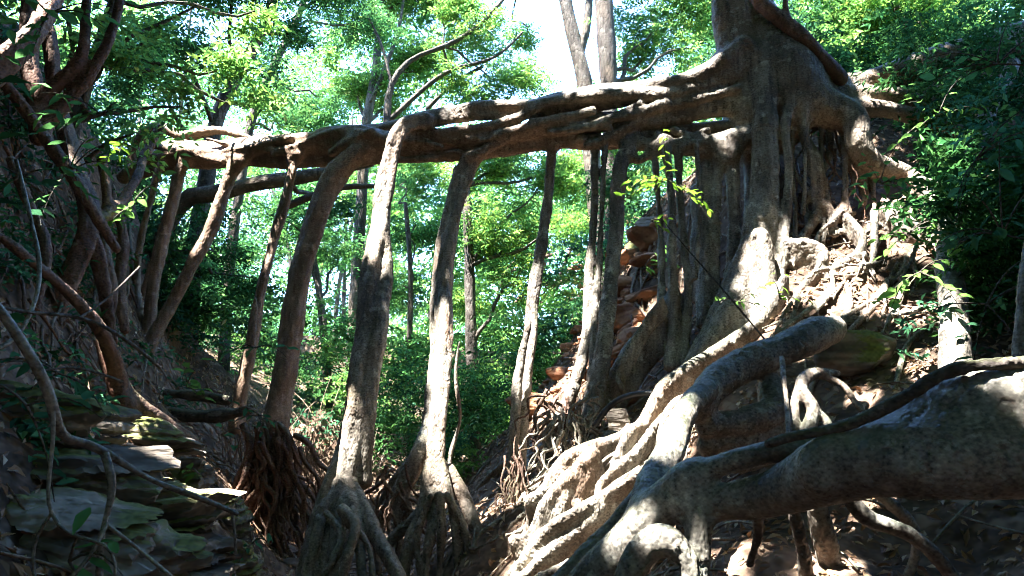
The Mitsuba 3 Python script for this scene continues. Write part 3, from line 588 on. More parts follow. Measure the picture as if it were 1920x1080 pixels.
LB = roots_thing('bank_tree', 'dark reddish tangle of tree roots draped over the left bank', 'tree', [
    ('root', [(115, -30, 26), (95, 10, 27), (55, 65, 26), (10, 120, 26), (-60, 190, 28)], [4.9, 4.5, 4.3], dict(k=.05, flute=2)),
    ('root', [(60, -50, 15), (95, 90, 16), (112, 190, 18), (130, 270, 18), (152, 350, 20), (165, 430, 22), (140, 500, 22), (112, 580, 18), (100, 640, 16)], [5.6, 5.5, 5.3, 5.0], dict(k=.06, flute=3)),
    ('root', [(160, 420, 16), (188, 490, 15), (200, 560, 14), (215, 640, 13)], [5.5, 5.6], dict(k=.05, flute=2)),
    ('root', [(-20, 120, 10), (55, 215, 11), (112, 300, 12), (172, 400, 11), (215, 470, 9)], [4.8, 5.3], dict(k=.04)),
    ('root', [(172, -60, 7), (157, 30, 9), (153, 90, 11), (135, 130, 13), (100, 165, 14), (60, 230, 14)], [5.2, 5.2], dict(k=.04)),
    ('root', [(232, -40, 7), (200, 75, 10), (160, 150, 12), (110, 205, 13), (65, 260, 12)], [5.3, 5.2], dict(k=.04)),
    ('root', [(300, 245, 9), (266, 300, 9), (252, 340, 9), (215, 392, 10), (180, 420, 12)], [7.4, 6.3, 5.7], dict(k=.04)),
    ('root', [(70, -60, 20), (58, 20, 22), (52, 100, 22), (62, 180, 20), (75, 260, 18)], [5.3, 5.2], dict(k=.05, flute=2)),
    ('root', [(210, 360, 9), (232, 450, 10), (225, 540, 11), (235, 620, 10)], [6.4, 6.2], dict(k=.05)),
    ('root', [(190, 300, 9), (205, 380, 10), (195, 450, 10), (205, 530, 12), (190, 610, 11)], [6.0, 5.8], dict(k=.05)),
    ('root', [(20, 300, 8), (60, 380, 9), (85, 470, 9), (70, 560, 9), (60, 640, 8)], [4.7, 4.5], dict(k=.04)),
], .017, 'bark_red', seed=8)
rng = np.random.default_rng(27)
for i in range(60):
    x, y = rng.uniform(0, 300), rng.uniform(80, 640); r = rng.uniform(1.5, 4.5); a = rng.uniform(1.2, 2.0); pts = []
    for j in range(6):
        pts.append((x, y, r * (1 - .1 * j))); a += rng.normal(0, .3); x += 24 * math.cos(a); y += 30 * math.sin(a)
    pp, rr = on_ground(pts, rng.uniform(.02, .2))
    if pp[:, 1].max() < 9 and pp[:, 1].min() > 2.5 and np.linalg.norm(np.diff(pp, axis=0), axis=1).max() < .8: put(LB, 'rootlet', smooth_ply(tube(pp, rr, sides=6, step=.05, wob=.2, seed=i), 'bark_red'))
roots_thing('bank_root', 'pale root running down the left bank beside the mossy rocks', 'root', [
    ('', [(-30, 420, 7), (60, 492, 9), (130, 552, 11), (188, 620, 12), (214, 680, 15), (238, 740, 16), (290, 785, 17), (350, 828, 16)], [4.0, 4.6, 5.0, 5.4], dict(k=.03)),
    ('', [(192, 640, 12), (205, 690, 15), (220, 745, 17), (232, 780, 14)], [5.05, 5.0], dict(k=.06, plank=((.05, .3, -1), .12)))], .013, 'bark_red', amp=.008)

def branch_thing(name, label, parts, mat='bark_near', cat='branch'):
    key = key_for(name); tag(key, label, cat)
    for i, (p, d) in enumerate(parts):
        put(key, 'stem' if i == 0 else 'twig', smooth_ply(tube(*P(p, d), sides=8, step=.04, wob=.22, seed=i + len(label)), mat))
    return key
branch_thing('bare_branch', 'crooked bare grey branch hanging before the mossy rocks on the left', [
    ([(-30, 545, 9), (0, 582, 10), (40, 640, 10), (70, 690, 10), (98, 760, 10), (122, 820, 9), (160, 832, 8), (220, 862, 7), (290, 902, 6), (370, 932, 5), (446, 964, 4)], [2.2, 2.35, 2.6, 2.9]),
    ([(196, 850, 7), (210, 920, 7), (196, 980, 6), (186, 1100, 6)], [2.5, 2.5]), ([(200, 984, 4), (250, 1022, 4), (325, 1085, 3.5)], [2.5, 2.6]),
    ([(100, 770, 4), (96, 860, 4), (96, 960, 4), (130, 1000, 3.5), (205, 1030, 3), (218, 1090, 3)], [2.4, 2.4]), ([(435, 962, 3), (440, 1000, 3), (442, 1040, 2.5)], [2.9, 2.9]),
    ([(95, 965, 3), (68, 1010, 3), (66, 1090, 3)], [2.4, 2.4]), ([(200, 980, 4), (170, 1040, 4), (120, 1095, 4)], [2.5, 2.4])])
branch_thing('thin_branch', 'thin dark branch reaching right across the left bank', [
    ([(-20, 570, 4), (60, 586, 4), (150, 596, 3.5), (240, 640, 3), (300, 690, 3)], [3.0, 3.6]), ([(150, 596, 2.5), (200, 560, 2), (262, 500, 2)], [3.3, 3.6]), ([(60, 700, 2.5), (140, 690, 2.5), (230, 716, 2)], [3.0, 3.4])], 'bark_tree')
branch_thing('looping_stem', 'thin grey looping stem over the left bank', [([(30, 300, 3), (60, 420, 4), (74, 510, 4), (60, 580, 4), (20, 640, 4), (-20, 660, 4)], [3.4, 3.0])])
branch_thing('drooping_twig', 'thin dark twig crossing in front of the buttress roots on the right', [([(1240, 410, 1), (1300, 480, 1.3), (1370, 560, 1.7), (1445, 650, 2)], [4.5, 4.3])], 'bark_tree')
for i, (p, d) in enumerate([([(1700, 520, 5), (1640, 575, 6), (1590, 625, 6), (1540, 690, 6), (1510, 760, 6)], 0), ([(1760, 600, 4), (1700, 650, 5), (1680, 720, 5), (1650, 790, 5)], 0), ([(1640, 560, 4), (1580, 600, 5), (1540, 640, 5)], 0)]):
    pp, rr = on_ground(p, .06); k = key_for('surface_root'); scene[k] = smooth_ply(tube(pp, rr, sides=9, step=.05, wob=.2, seed=i), 'bark_fig')
    tag(k, ['long thin pale root trailing down the shaded slope past the boulder', 'thin root low on the dark slope right of the boulder', 'short thin root ending at the upper tip of the slanting dark root'][i], 'root')
k = key_for('hose'); scene[k] = smooth_ply(tube(*P([(1115, 800, 5.5), (1143, 762, 5.5), (1168, 746, 5.5), (1205, 738, 5.5), (1245, 742, 5.5), (1290, 770, 5.5)], [5.75, 5.6]), sides=10, step=.03, wob=0), 'rubber'); tag(k, 'black rubber hose arching out behind the sloping pale root', 'hose')
branch_thing('hanging_vine', 'slender pale vine hanging between two gully prop roots', [([(862, 640, 2.5), (855, 720, 3.5), (862, 790, 4), (845, 850, 4), (848, 920, 4)], [7.4, 7.2])], 'bark_fig', 'vine')

# ------------------------------------------------------------------ rocks
def rock_mesh(size, seed, boxy=.5, rough=.12, sub=4, strata=.0):
    """a block broken along random planes; strata cuts ledges into its sides"""
    g = np.random.default_rng(seed * 13 + 1)
    m = trimesh.creation.icosphere(subdivisions=sub)
    d = np.array(m.vertices)
    nrm = g.normal(size=(26, 3)); nrm /= np.linalg.norm(nrm, axis=1, keepdims=True)
    nrm = np.vstack([nrm, [[0, 0, 1], [0, 0, -1]], [[g.normal(0, .1), g.normal(0, .1), 1]]])
    h = np.concatenate([g.uniform(.72, 1.05, 26), [.8, .8, .78]])
    rad = np.min(np.where(d @ nrm.T > .05, h / np.maximum(d @ nrm.T, .05), 9), 1)
    v = d * np.minimum(rad, 1.15)[:, None]
    q = v * np.array(size) / max(size)
    v = v * (1 + (meshkit.fbm(q * 2.2 + seed * 7.3, 4, seed) - .5) * 2.2 * rough)[:, None]
    if strata:
        lay = np.floor(q[:, 2] * 15 + meshkit.fbm(q * 1.7 + seed, 2, seed) * 3).astype(int)
        v[:, :2] *= (1 + (g.uniform(0, 1, 400)[lay % 400] - .5) * 2 * strata * (.5 + meshkit.noise(q * 3 + seed, seed)))[:, None]
    v = v * np.array(size) / 2
    v += (meshkit.fbm(v * 16 + seed, 3, seed) - .5)[:, None] * (.11 if sub > 3 else .07) * min(size) * d
    return v, np.array(m.faces)
def rot(rx, ry, rz): return trimesh.transformations.euler_matrix(rx, ry, rz)[:3, :3]
def place_rock(name, px, py, size, seed, label=None, cat='rock', group=None, mat='rock', rz=0., rx=0., ry=0., sink=.25, parent=None, depth=None, lift=0, **kw):
    v, f = rock_mesh(size, seed, **kw)
    d = (depth or hit(px, py)) + min(size[:2]) * sink
    c = at(px, py, d) + [0, 0, lift]
    key = put(parent, name, mikit.ply((v @ rot(rx, ry, rz).T + c, f), mat, smooth=28))
    if label: tag(key, label, cat, group)
    return key
place_rock('boulder', 1600, 700, (.52, .42, .38), 5, 'rounded grey boulder in the shade behind the slanting dark root', boxy=.9, rough=.09, lift=.12, sink=0)
place_rock('stone', 1160, 786, (.17, .12, .2), 9, 'small upright grey stone under the arch of the black hose', 'stone', boxy=.75, rough=.1, depth=5.58, sub=3)
LEDGE = [(255, 820, (.75, .6, .34), 'mossy ledge rock just below the pale bank root', .3), (335, 905, (.5, .45, .40), 'pale jutting rock with a sunlit face at the gully edge', -.1), (235, 960, (1.1, .7, .42), 'broad mossy slab rock in the middle of the left bank', .15), (420, 985, (.40, .5, .52), 'sunlit craggy rock at the edge of the gully', .2),
    (110, 900, (.9, .7, .40), 'dark layered rock in the shade left of the mossy slab', .1), (300, 1045, (.8, .6, .40), 'low dark rock under the broad mossy slab', 0), (435, 1070, (.42, .45, .42), 'lowest pale rock at the foot of the left bank', .4), (80, 1010, (.9, .6, .44), 'large dark rock in the bottom left corner', -.2),
    (140, 800, (.7, .5, .34), 'dark rock beneath the grey bare branch', .5), (318, 812, (.30, .3, .2), 'small moss-capped rock beside the lower end of the pale bank root', .2), (190, 1075, (.8, .5, .4), 'dark rock at the very bottom of the left bank', .3), (40, 790, (.8, .6, .4), 'shaded rock at the left edge above the bottom corner', .1)]
for i, (x, y, sz, lab, rz) in enumerate(LEDGE):
    place_rock('ledge_rock', x, y, sz, 20 + i, lab, group='layered rocks of the left bank', rz=rz, rx=.1 * math.sin(i * 2.1), ry=.12 * math.cos(i * 1.7), boxy=.6, rough=.26, strata=.15)
place_rock('stone', 545, 1062, (.22, .2, .16), 41, 'pale stone on the gully floor between the left prop roots', 'stone', sub=3)
# red rock wall behind the props: stones are pieces of the cliff
rng = np.random.default_rng(5)
CL = key_for('cliff'); tag(CL, 'crumbling red rock face behind the prop roots', kind='structure')
for i in range(210):
    y = rng.uniform(410, 770); t = (y - 400) / 360
    x = rng.uniform(1085 - 70 * t, 1262 - 60 * t)
    s = rng.uniform(.07, .2) if i % 5 else rng.uniform(.25, .5)
    place_rock('stone', x, y, (s * rng.uniform(1, 1.7), s, s * rng.uniform(.45, .85)), 60 + i % 17, mat='cliff_rock', parent=CL, rz=rng.uniform(-.5, .5), rx=rng.uniform(-.25, .25), ry=rng.uniform(-.25, .25), sub=2, boxy=.55, rough=.3, sink=rng.uniform(.1, .5))
for x, y, s, lab in ((1200, 470, .3, 'dark boulder behind the prop roots, upper of two'), (1225, 430, .36, 'dark boulder on top of the red rock face')):
    place_rock('boulder', x, y, (s * 1.3, s, s), 77, lab, boxy=.8, rough=.08, sub=3)

# ------------------------------------------------------------------ foliage
def spray(rng, n=9, leaf=.27, wide=.42, droop=.25, seg=1):
    """leaves along a twig of unit length: (n, 4, 3)"""
    out = []
    for i in range(n):
        t = .12 + .88 * i / (n - 1)
        side = (-1) ** i * (1 if i < n - 1 else rng.uniform(-.3, .3))
        az = side * rng.uniform(.6, 1.15); tilt = rng.normal(-.15, .35); roll = rng.normal(0, .45)
        L = leaf * rng.uniform(.75, 1.2); w = L * wide
        q = np.array([[0, 0, 0], [.45 * L, w / 2, .10 * L], [L, 0, -.12 * L], [.45 * L, -w / 2, .10 * L]])
        q = q @ rot(roll, 0, 0).T @ rot(0, -tilt, 0).T @ rot(0, 0, az).T
        out.append(q + [t, 0, -droop * t * t])
    return np.array(out)
_r = np.random.default_rng(2)
SPRAYS = [spray(_r) for _ in range(8)]
SPARSE = [spray(_r, 6, .34, .42) for _ in range(8)]
TUNNELS = []
def lit(px, py, d, r): TUNNELS.append((at(px, py, d), r))
def carve(c, extra):
    keep = np.ones(len(c), bool)
    mid = c.mean(0); R = np.linalg.norm(c - mid, axis=1).max()
    for q, r in TUNNELS:
        w = mid - q; a = w @ SUN
        if a < -R or np.linalg.norm(w - a * SUN) > R + r + extra: continue
        w = c - q; a = w @ SUN
        keep &= ~((a > .25) & (np.linalg.norm(w - a[:, None] * SUN, axis=1) < r + extra))
    return keep
def bake(c, size, rng, tint, protos=SPRAYS, var=.4, yellow=.28, pitch=(-.35, .35), extra=None):
    """sprays of leaves at the points c -> vertices, faces, colours"""
    c = np.asarray(c, float).reshape(-1, 3)
    n = len(c)
    if n == 0: return np.zeros((0, 3)), np.zeros((0, 3), int), np.zeros((0, 3))
    yaw = rng.uniform(0, 2 * np.pi, n); pit = rng.uniform(*pitch, n); rol = rng.normal(0, .4, n); s = size * rng.uniform(.7, 1.25, n)
    cy, sy, cp, sp, cr, sr = np.cos(yaw), np.sin(yaw), np.cos(pit), np.sin(pit), np.cos(rol), np.sin(rol)
    R = np.empty((n, 3, 3))
    R[:, 0] = np.stack([cy * cp, cy * sp * sr - sy * cr, cy * sp * cr + sy * sr], 1)
    R[:, 1] = np.stack([sy * cp, sy * sp * sr + cy * cr, sy * sp * cr - cy * sr], 1)
    R[:, 2] = np.stack([-sp, cp * sr, cp * cr], 1)
    which = rng.integers(0, len(protos), n)
    V = []
    C = []
    for k, pr in enumerate(protos):
        on = which == k
        q = pr.reshape(-1, 3) - [.45, 0, 0]
        v = np.einsum('nij,mj->nmi', R[on] * s[on][:, None, None], q) + c[on][:, None]
        V.append(v.reshape(-1, 3))
        m, nl = on.sum(), len(pr)
        base = np.array(tint) * np.exp(rng.normal(0, var, (m, 1, 1))) * np.exp(rng.normal(0, var * .6, (m, nl, 1)))
        yl = np.clip(rng.normal(0, yellow, (m, nl, 1)), -.5, 1)
        col = base * np.where(yl > 0, 1 + yl * np.array([.9, .35, .1]), 1 + yl * np.array([.5, .25, -.2]))
        C.append(np.repeat(np.clip(col, .004, .55).reshape(-1, 3), 4, 0))
    V, C = np.vstack(V), np.vstack(C)
    keep = np.repeat(carve(V.reshape(-1, 4, 3).mean(1), .045 + .06 * size), 4)
    V, C = V[keep], C[keep]
    i = np.arange(len(V)).reshape(-1, 4)
    return V, np.vstack([i[:, [0, 3, 2]], i[:, [0, 2, 1]]]), C
def foliage_ply(parts, mat='leaf'):
    V, F, C, n = [], [], [], 0
    for v, f, c in parts:
        V.append(v); F.append(f + n); C.append(c); n += len(v)
    return mikit.ply((np.vstack(V), np.vstack(F)), mat, smooth=False, color=np.vstack(C))
def clump(c, r, n, rng, flat=.7):
    d = rng.normal(size=(n, 3)); d /= np.linalg.norm(d, axis=1, keepdims=True)
    return np.asarray(c) + d * (rng.uniform(0, 1, n) ** (1 / 2.4))[:, None] * np.array([r, r, r * flat]) * (.75 + .5 * rng.uniform(size=n))[:, None]

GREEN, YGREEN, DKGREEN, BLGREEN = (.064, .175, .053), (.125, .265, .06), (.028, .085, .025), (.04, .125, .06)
# gaps cut through the leaves along the sun line to place sunlit patches
for q in [(740, 260, 6.82, .14), (728, 330, 6.75, .16), (716, 410, 6.62, .16), (706, 470, 6.52, .12), (831, 622, 6.6, .12), (828, 650, 6.5, .2), (823, 720, 6.3, .2), (820, 800, 6.1, .18), (850, 930, 6.0, .1), (655, 880, 5.9, .08), (670, 820, 6.0, .08),
          (1030, 905, 5.2, .3), (1100, 880, 5.2, .3), (1080, 1000, 5.1, .35), (1000, 1040, 5.2, .3), (1170, 880, 5.1, .3), (1250, 770, 5.4, .2), (1180, 800, 5.4, .2), (1210, 840, 5.2, .2), (1130, 960, 5.0, .25), (1320, 690, 5.6, .12), (980, 900, 6.0, .2), (1060, 800, 6.5, .3), (1130, 720, 6.8, .2), (1080, 900, 5.6, .2),
          (1270, 770, 3.6, .12), (1265, 830, 3.4, .1), (1420, 440, 6.1, .1), (1410, 480, 6.05, .1), (1500, 480, 6.1, .2), (1545, 500, 6.0, .2), (1600, 440, 6.3, .2), (1590, 520, 6.0, .2), (1660, 400, 6.3, .22), (1730, 440, 6.2, .22), (1725, 345, 6.4, .15), (1840, 330, 6.4, .15), (1560, 560, 5.8, .2), (1460, 520, 6.0, .12), (1420, 570, 5.9, .1), (1640, 560, 5.6, .15),
          (1640, 165, 6.6, .13), (1330, 195, 6.6, .12), (1200, 168, 6.7, .2), (960, 195, 6.9, .15), (860, 210, 7.0, .12), (420, 245, 8.7, .1), (1230, 150, 6.7, .15), (1650, 200, 6.55, .1),
          (1790, 640, 4.2, .12), (1880, 720, 2.4, .09), (1180, 1030, 3.0, .07), (1280, 1040, 2.8, .06), (1545, 1020, 3.42, .08), (1500, 1040, 3.35, .03), (1640, 985, 3.1, .04), (1600, 690, 4.6, .08),
          (430, 1000, 4.0, .2), (225, 680, 5.0, .08), (245, 800, 4.8, .12), (330, 830, 5.2, .15), (290, 950, 4.2, .08), (210, 540, 5.6, .06), (600, 760, 9.5, .7), (590, 900, 8.8, .4), (560, 1000, 7.6, .2), (1580, 740, 3.8, .04), (1510, 750, 3.7, .05)]:
    lit(*q)
for q in [(450, 130, 7.4, .45), (480, 40, 7.8, .4), (1250, 342, 5.4, .25), (1460, 555, 5.5, .1), (1700, 440, 5.2, .2), (1720, 510, 4.5, .2), (1760, 250, 4.8, .2), (240, 385, 5.9, .15), (1205, 505, 7.2, .2), (1100, 580, 9, .25), (1190, 600, 9.1, .2), (1130, 690, 8.6, .25), (1060, 760, 8.2, .4), (1040, 860, 7, .4), (1010, 960, 5.3, .3), (1200, 900, 5.0, .22), (1230, 830, 5.2, .2)]:
    lit(*q)

def grow(base, tip, r0, r1, rng, bend=.25, n=6):
    t = np.linspace(0, 1, n)[:, None]
    p = np.asarray(base) * (1 - t) + np.asarray(tip) * t
    p[1:-1] += rng.normal(0, bend * np.linalg.norm(np.asarray(tip) - base) / n, (n - 2, 3))
    return p, np.linspace(r0, r1, n)
def tree(name, label, trunk_pts, depth, crowns, tint, leaf_s=.29, seed=1, forks=(), mat='bark_tree', dens=1.0, cat='tree', yellow=.35):
    """trunk by pixel path (root first), crowns as (px, py, depth, radius)"""
    rng = np.random.default_rng(seed)
    key = key_for(name); tag(key, label, cat)
    p, r = P(trunk_pts, depth)
    gz = float(ground_z(p[0, 0], p[0, 1])) if abs(p[0, 0]) < 10.5 and p[0, 1] < 20.5 else 1.0
    foot = p[0] + (p[0] - p[1]) * .2; foot[2] = min(gz - .2, p[0, 2] - .1)
    p = np.vstack([foot, p]); r = np.concatenate([[r[0] * 1.25], r])
    put(key, 'trunk', smooth_ply(tube(p, r, sides=10, step=.25, wob=.12, seed=seed), mat))
    for f, d in forks: put(key, 'branch', smooth_ply(tube(*P(f, d), sides=7, step=.15, wob=.12, seed=seed + 5), mat))
    parts = []
    for (x, y, d, R) in crowns:
        c = at(x, y, d)
        j = int(np.argmin(np.linalg.norm(p[1:] - (c - [0, 0, R]), axis=1))) + 1
        put(key, 'branch', smooth_ply(tube(*grow(p[j], c, min(r[j] * .5, .05), .012, rng), sides=5, step=.3), mat))
        n_cl = max(3, int(5 * R))
        for q in clump(c, R * .72, n_cl, rng):
            nn = int(dens * 120 * (R * .62) ** 2 / leaf_s ** 2 * .22)
            parts.append(bake(clump(q, R * .55, max(8, nn), rng), leaf_s, rng, np.array(tint) * rng.uniform(.8, 1.25), yellow=yellow))
    if parts: tag(put(key, 'crown', foliage_ply(parts)), kind='stuff')
    return key
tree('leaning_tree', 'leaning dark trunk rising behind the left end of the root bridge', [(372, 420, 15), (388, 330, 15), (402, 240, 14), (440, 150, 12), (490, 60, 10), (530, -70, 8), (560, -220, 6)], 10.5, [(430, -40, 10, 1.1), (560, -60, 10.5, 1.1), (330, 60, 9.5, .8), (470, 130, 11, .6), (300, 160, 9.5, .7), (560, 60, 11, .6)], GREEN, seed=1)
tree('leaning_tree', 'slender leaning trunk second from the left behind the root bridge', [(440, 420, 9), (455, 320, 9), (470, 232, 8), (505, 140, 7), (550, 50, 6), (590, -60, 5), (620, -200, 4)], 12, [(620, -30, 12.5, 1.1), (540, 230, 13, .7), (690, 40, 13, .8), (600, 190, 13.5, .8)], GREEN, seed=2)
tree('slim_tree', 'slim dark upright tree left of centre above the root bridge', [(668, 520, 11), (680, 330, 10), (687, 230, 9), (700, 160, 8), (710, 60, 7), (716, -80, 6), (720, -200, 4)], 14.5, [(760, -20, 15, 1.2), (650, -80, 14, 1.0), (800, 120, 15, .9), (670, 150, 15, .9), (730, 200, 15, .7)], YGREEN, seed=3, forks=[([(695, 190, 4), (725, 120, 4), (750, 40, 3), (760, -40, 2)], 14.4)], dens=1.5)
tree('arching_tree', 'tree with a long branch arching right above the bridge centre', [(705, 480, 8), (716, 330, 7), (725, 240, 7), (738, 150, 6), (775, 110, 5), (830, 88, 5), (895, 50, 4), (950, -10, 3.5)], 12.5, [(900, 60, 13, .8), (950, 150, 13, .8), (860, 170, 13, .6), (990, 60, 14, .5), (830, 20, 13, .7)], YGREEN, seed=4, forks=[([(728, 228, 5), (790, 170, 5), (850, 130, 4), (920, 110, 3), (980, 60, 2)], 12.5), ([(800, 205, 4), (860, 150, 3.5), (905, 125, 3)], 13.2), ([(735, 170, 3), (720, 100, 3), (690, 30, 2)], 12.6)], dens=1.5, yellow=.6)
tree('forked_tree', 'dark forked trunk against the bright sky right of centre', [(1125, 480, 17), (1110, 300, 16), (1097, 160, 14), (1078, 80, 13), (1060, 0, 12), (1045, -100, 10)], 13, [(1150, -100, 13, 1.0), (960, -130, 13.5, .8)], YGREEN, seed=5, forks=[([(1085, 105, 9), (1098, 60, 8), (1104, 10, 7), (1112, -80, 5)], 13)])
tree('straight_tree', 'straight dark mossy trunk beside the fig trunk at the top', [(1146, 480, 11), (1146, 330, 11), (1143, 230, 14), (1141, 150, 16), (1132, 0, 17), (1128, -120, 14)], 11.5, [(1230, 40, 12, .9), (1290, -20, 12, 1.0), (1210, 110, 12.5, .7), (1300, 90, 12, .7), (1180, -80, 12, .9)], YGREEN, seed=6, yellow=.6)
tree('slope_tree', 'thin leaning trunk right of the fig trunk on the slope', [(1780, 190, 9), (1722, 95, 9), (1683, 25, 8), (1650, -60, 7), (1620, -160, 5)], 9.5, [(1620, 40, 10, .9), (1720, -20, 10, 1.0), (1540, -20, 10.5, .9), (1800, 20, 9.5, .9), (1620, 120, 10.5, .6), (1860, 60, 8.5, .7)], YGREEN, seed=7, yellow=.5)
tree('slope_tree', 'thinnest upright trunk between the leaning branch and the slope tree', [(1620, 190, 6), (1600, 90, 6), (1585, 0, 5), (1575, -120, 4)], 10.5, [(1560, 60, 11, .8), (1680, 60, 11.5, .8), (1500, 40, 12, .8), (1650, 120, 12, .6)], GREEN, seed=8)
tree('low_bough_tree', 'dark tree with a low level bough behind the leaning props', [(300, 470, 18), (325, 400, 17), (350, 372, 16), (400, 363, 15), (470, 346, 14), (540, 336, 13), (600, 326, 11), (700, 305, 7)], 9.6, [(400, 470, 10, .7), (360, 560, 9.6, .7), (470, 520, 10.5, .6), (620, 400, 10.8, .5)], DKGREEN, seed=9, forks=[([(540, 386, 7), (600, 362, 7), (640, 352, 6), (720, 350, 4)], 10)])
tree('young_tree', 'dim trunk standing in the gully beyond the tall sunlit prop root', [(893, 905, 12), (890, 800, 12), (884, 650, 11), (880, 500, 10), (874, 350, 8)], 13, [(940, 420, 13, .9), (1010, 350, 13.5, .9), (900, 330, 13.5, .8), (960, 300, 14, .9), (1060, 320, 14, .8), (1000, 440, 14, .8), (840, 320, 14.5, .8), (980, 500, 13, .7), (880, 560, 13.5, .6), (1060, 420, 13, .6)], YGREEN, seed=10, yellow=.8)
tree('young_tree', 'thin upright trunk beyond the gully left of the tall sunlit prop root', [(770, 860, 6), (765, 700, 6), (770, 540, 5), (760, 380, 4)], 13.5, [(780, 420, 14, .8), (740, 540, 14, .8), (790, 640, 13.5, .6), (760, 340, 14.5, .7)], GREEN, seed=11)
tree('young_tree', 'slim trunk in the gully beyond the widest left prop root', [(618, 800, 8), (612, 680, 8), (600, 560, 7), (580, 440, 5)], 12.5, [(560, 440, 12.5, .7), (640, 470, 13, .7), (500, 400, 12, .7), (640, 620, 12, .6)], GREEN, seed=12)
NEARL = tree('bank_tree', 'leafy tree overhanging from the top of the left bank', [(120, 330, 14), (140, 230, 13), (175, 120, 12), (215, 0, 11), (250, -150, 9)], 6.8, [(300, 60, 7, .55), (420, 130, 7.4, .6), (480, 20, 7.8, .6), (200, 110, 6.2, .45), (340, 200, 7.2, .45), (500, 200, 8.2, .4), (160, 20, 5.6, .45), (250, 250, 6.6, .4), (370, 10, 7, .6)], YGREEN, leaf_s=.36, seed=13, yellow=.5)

branch_thing('log', 'fallen dark log lying on the left bank behind the pale root, nearer of two', [([(300, 772, 12), (360, 780, 13), (420, 778, 12), (470, 768, 10)], [6.9, 6.9])], 'bark_tree', 'log')
branch_thing('log', 'fallen dark log on the left bank, farther of two behind the pale root', [([(310, 738, 9), (370, 742, 10), (430, 752, 9)], [7.3, 7.2])], 'bark_tree', 'log')
# undergrowth, far woods and the woods round about (masses that nobody could count)
def mass(name, label, pieces, mat='leaf'):
    k = key_for(name); scene[k] = foliage_ply(pieces, mat); tag(k, label, None, kind='stuff'); return k
rng = np.random.default_rng(31)
pieces = []
for i in range(330):   # shrubs on the banks and floor behind the bridge
    y = rng.uniform(9.2, 15); x = rng.uniform(-.62, .45) * y
    z = float(ground_z(x, y)) + rng.uniform(.1, 1.6)
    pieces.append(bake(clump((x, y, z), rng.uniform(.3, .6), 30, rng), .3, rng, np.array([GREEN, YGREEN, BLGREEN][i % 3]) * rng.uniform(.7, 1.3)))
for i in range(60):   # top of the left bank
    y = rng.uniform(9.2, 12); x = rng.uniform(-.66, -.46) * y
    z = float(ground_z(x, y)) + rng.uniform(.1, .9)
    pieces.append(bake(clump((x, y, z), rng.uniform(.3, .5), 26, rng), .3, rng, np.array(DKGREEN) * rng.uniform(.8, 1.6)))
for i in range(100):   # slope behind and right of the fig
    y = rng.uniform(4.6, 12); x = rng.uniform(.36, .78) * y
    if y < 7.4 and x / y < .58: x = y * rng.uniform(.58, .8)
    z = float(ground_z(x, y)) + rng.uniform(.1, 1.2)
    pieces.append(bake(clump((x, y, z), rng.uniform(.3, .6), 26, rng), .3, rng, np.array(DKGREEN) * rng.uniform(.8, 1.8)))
for i in range(170):   # low plants on the left bank
    yy = rng.uniform(470, 820) if i < 80 else rng.uniform(60, 520)
    xx = rng.uniform(40, 430) if i < 80 else rng.uniform(-10, 250); d = hit(xx, yy)
    if d > 9 or d < 2.6: continue
    pieces.append(bake(clump(at(xx, yy, d - .05), rng.uniform(.08, .2), 7, rng), .2, rng, np.array([DKGREEN, BLGREEN, BLGREEN][i % 3]) * rng.uniform(.8, 1.4), SPARSE))
for i in range(110):   # the left bank goes on wooded beyond the frame
    y = rng.uniform(1.5, 9); x = -max(y * rng.uniform(.74, 1.3), 2.2) - .3
    z = float(ground_z(x, y)) + rng.uniform(.1, 1.0)
    pieces.append(bake(clump((x, y, z), rng.uniform(.3, .55), 16, rng), .42, rng, np.array([DKGREEN, BLGREEN, GREEN][i % 3]) * rng.uniform(.8, 1.3), SPARSE))
for i in range(22):   # leaves round the limbs right of the fig
    c = at(rng.uniform(1650, 1940), rng.uniform(50, 230), rng.uniform(5.9, 6.7))
    pieces.append(bake(clump(c, rng.uniform(.2, .34), 14, rng), .26, rng, np.array([DKGREEN, GREEN][i % 2]) * rng.uniform(.7, 1.2)))
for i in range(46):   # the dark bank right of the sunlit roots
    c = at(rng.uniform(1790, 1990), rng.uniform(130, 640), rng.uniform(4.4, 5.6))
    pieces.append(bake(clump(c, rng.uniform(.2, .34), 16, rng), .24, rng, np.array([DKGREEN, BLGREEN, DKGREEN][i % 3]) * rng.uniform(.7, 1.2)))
mass('undergrowth', 'dense green undergrowth on the banks and floor beyond the root bridge', pieces)
pieces = []
for i in range(1080):   # the wood beyond
    y = rng.uniform(15, 44); x = rng.uniform(-.8, .8) * y
    hmax = np.interp(x / y, [-.8, -.4, -.12, .02, .1, .25, .8], [15, 13, 11, 8.5, 8.5, 12, 15]) * (.55 + y / 50)
    z = 1.2 + abs(x) * .1 + rng.uniform(0, 1) ** 1.1 * hmax
    R = rng.uniform(.6, 1.3)
    pieces.append(bake(clump((x, y, z), R, int(60 * R), rng), .5 * (.7 + y / 60), rng, np.array(GREEN if i % 2 else YGREEN) * rng.uniform(.7, 1.3), SPARSE))
mass('far_woods', 'far wood of sunlit green crowns filling the view beyond the gully', pieces)
trunks = []
for i in range(24):
    y = rng.uniform(16, 34); x = rng.uniform(-.75, .75) * y; z0 = 1 + abs(x) * .1
    trunks.append(tube([(x, y, z0 - 1), (x + rng.normal(0, .3), y, z0 + 4), (x + rng.normal(0, .8), y, z0 + 11)], [rng.uniform(.06, .17), .08, .03], sides=6, step=1.0))
k = key_for('far_stems'); scene[k] = smooth_ply(join(trunks), 'bark_tree'); tag(k, 'far thin trunks of the wood beyond the gully', kind='stuff')
pieces = []
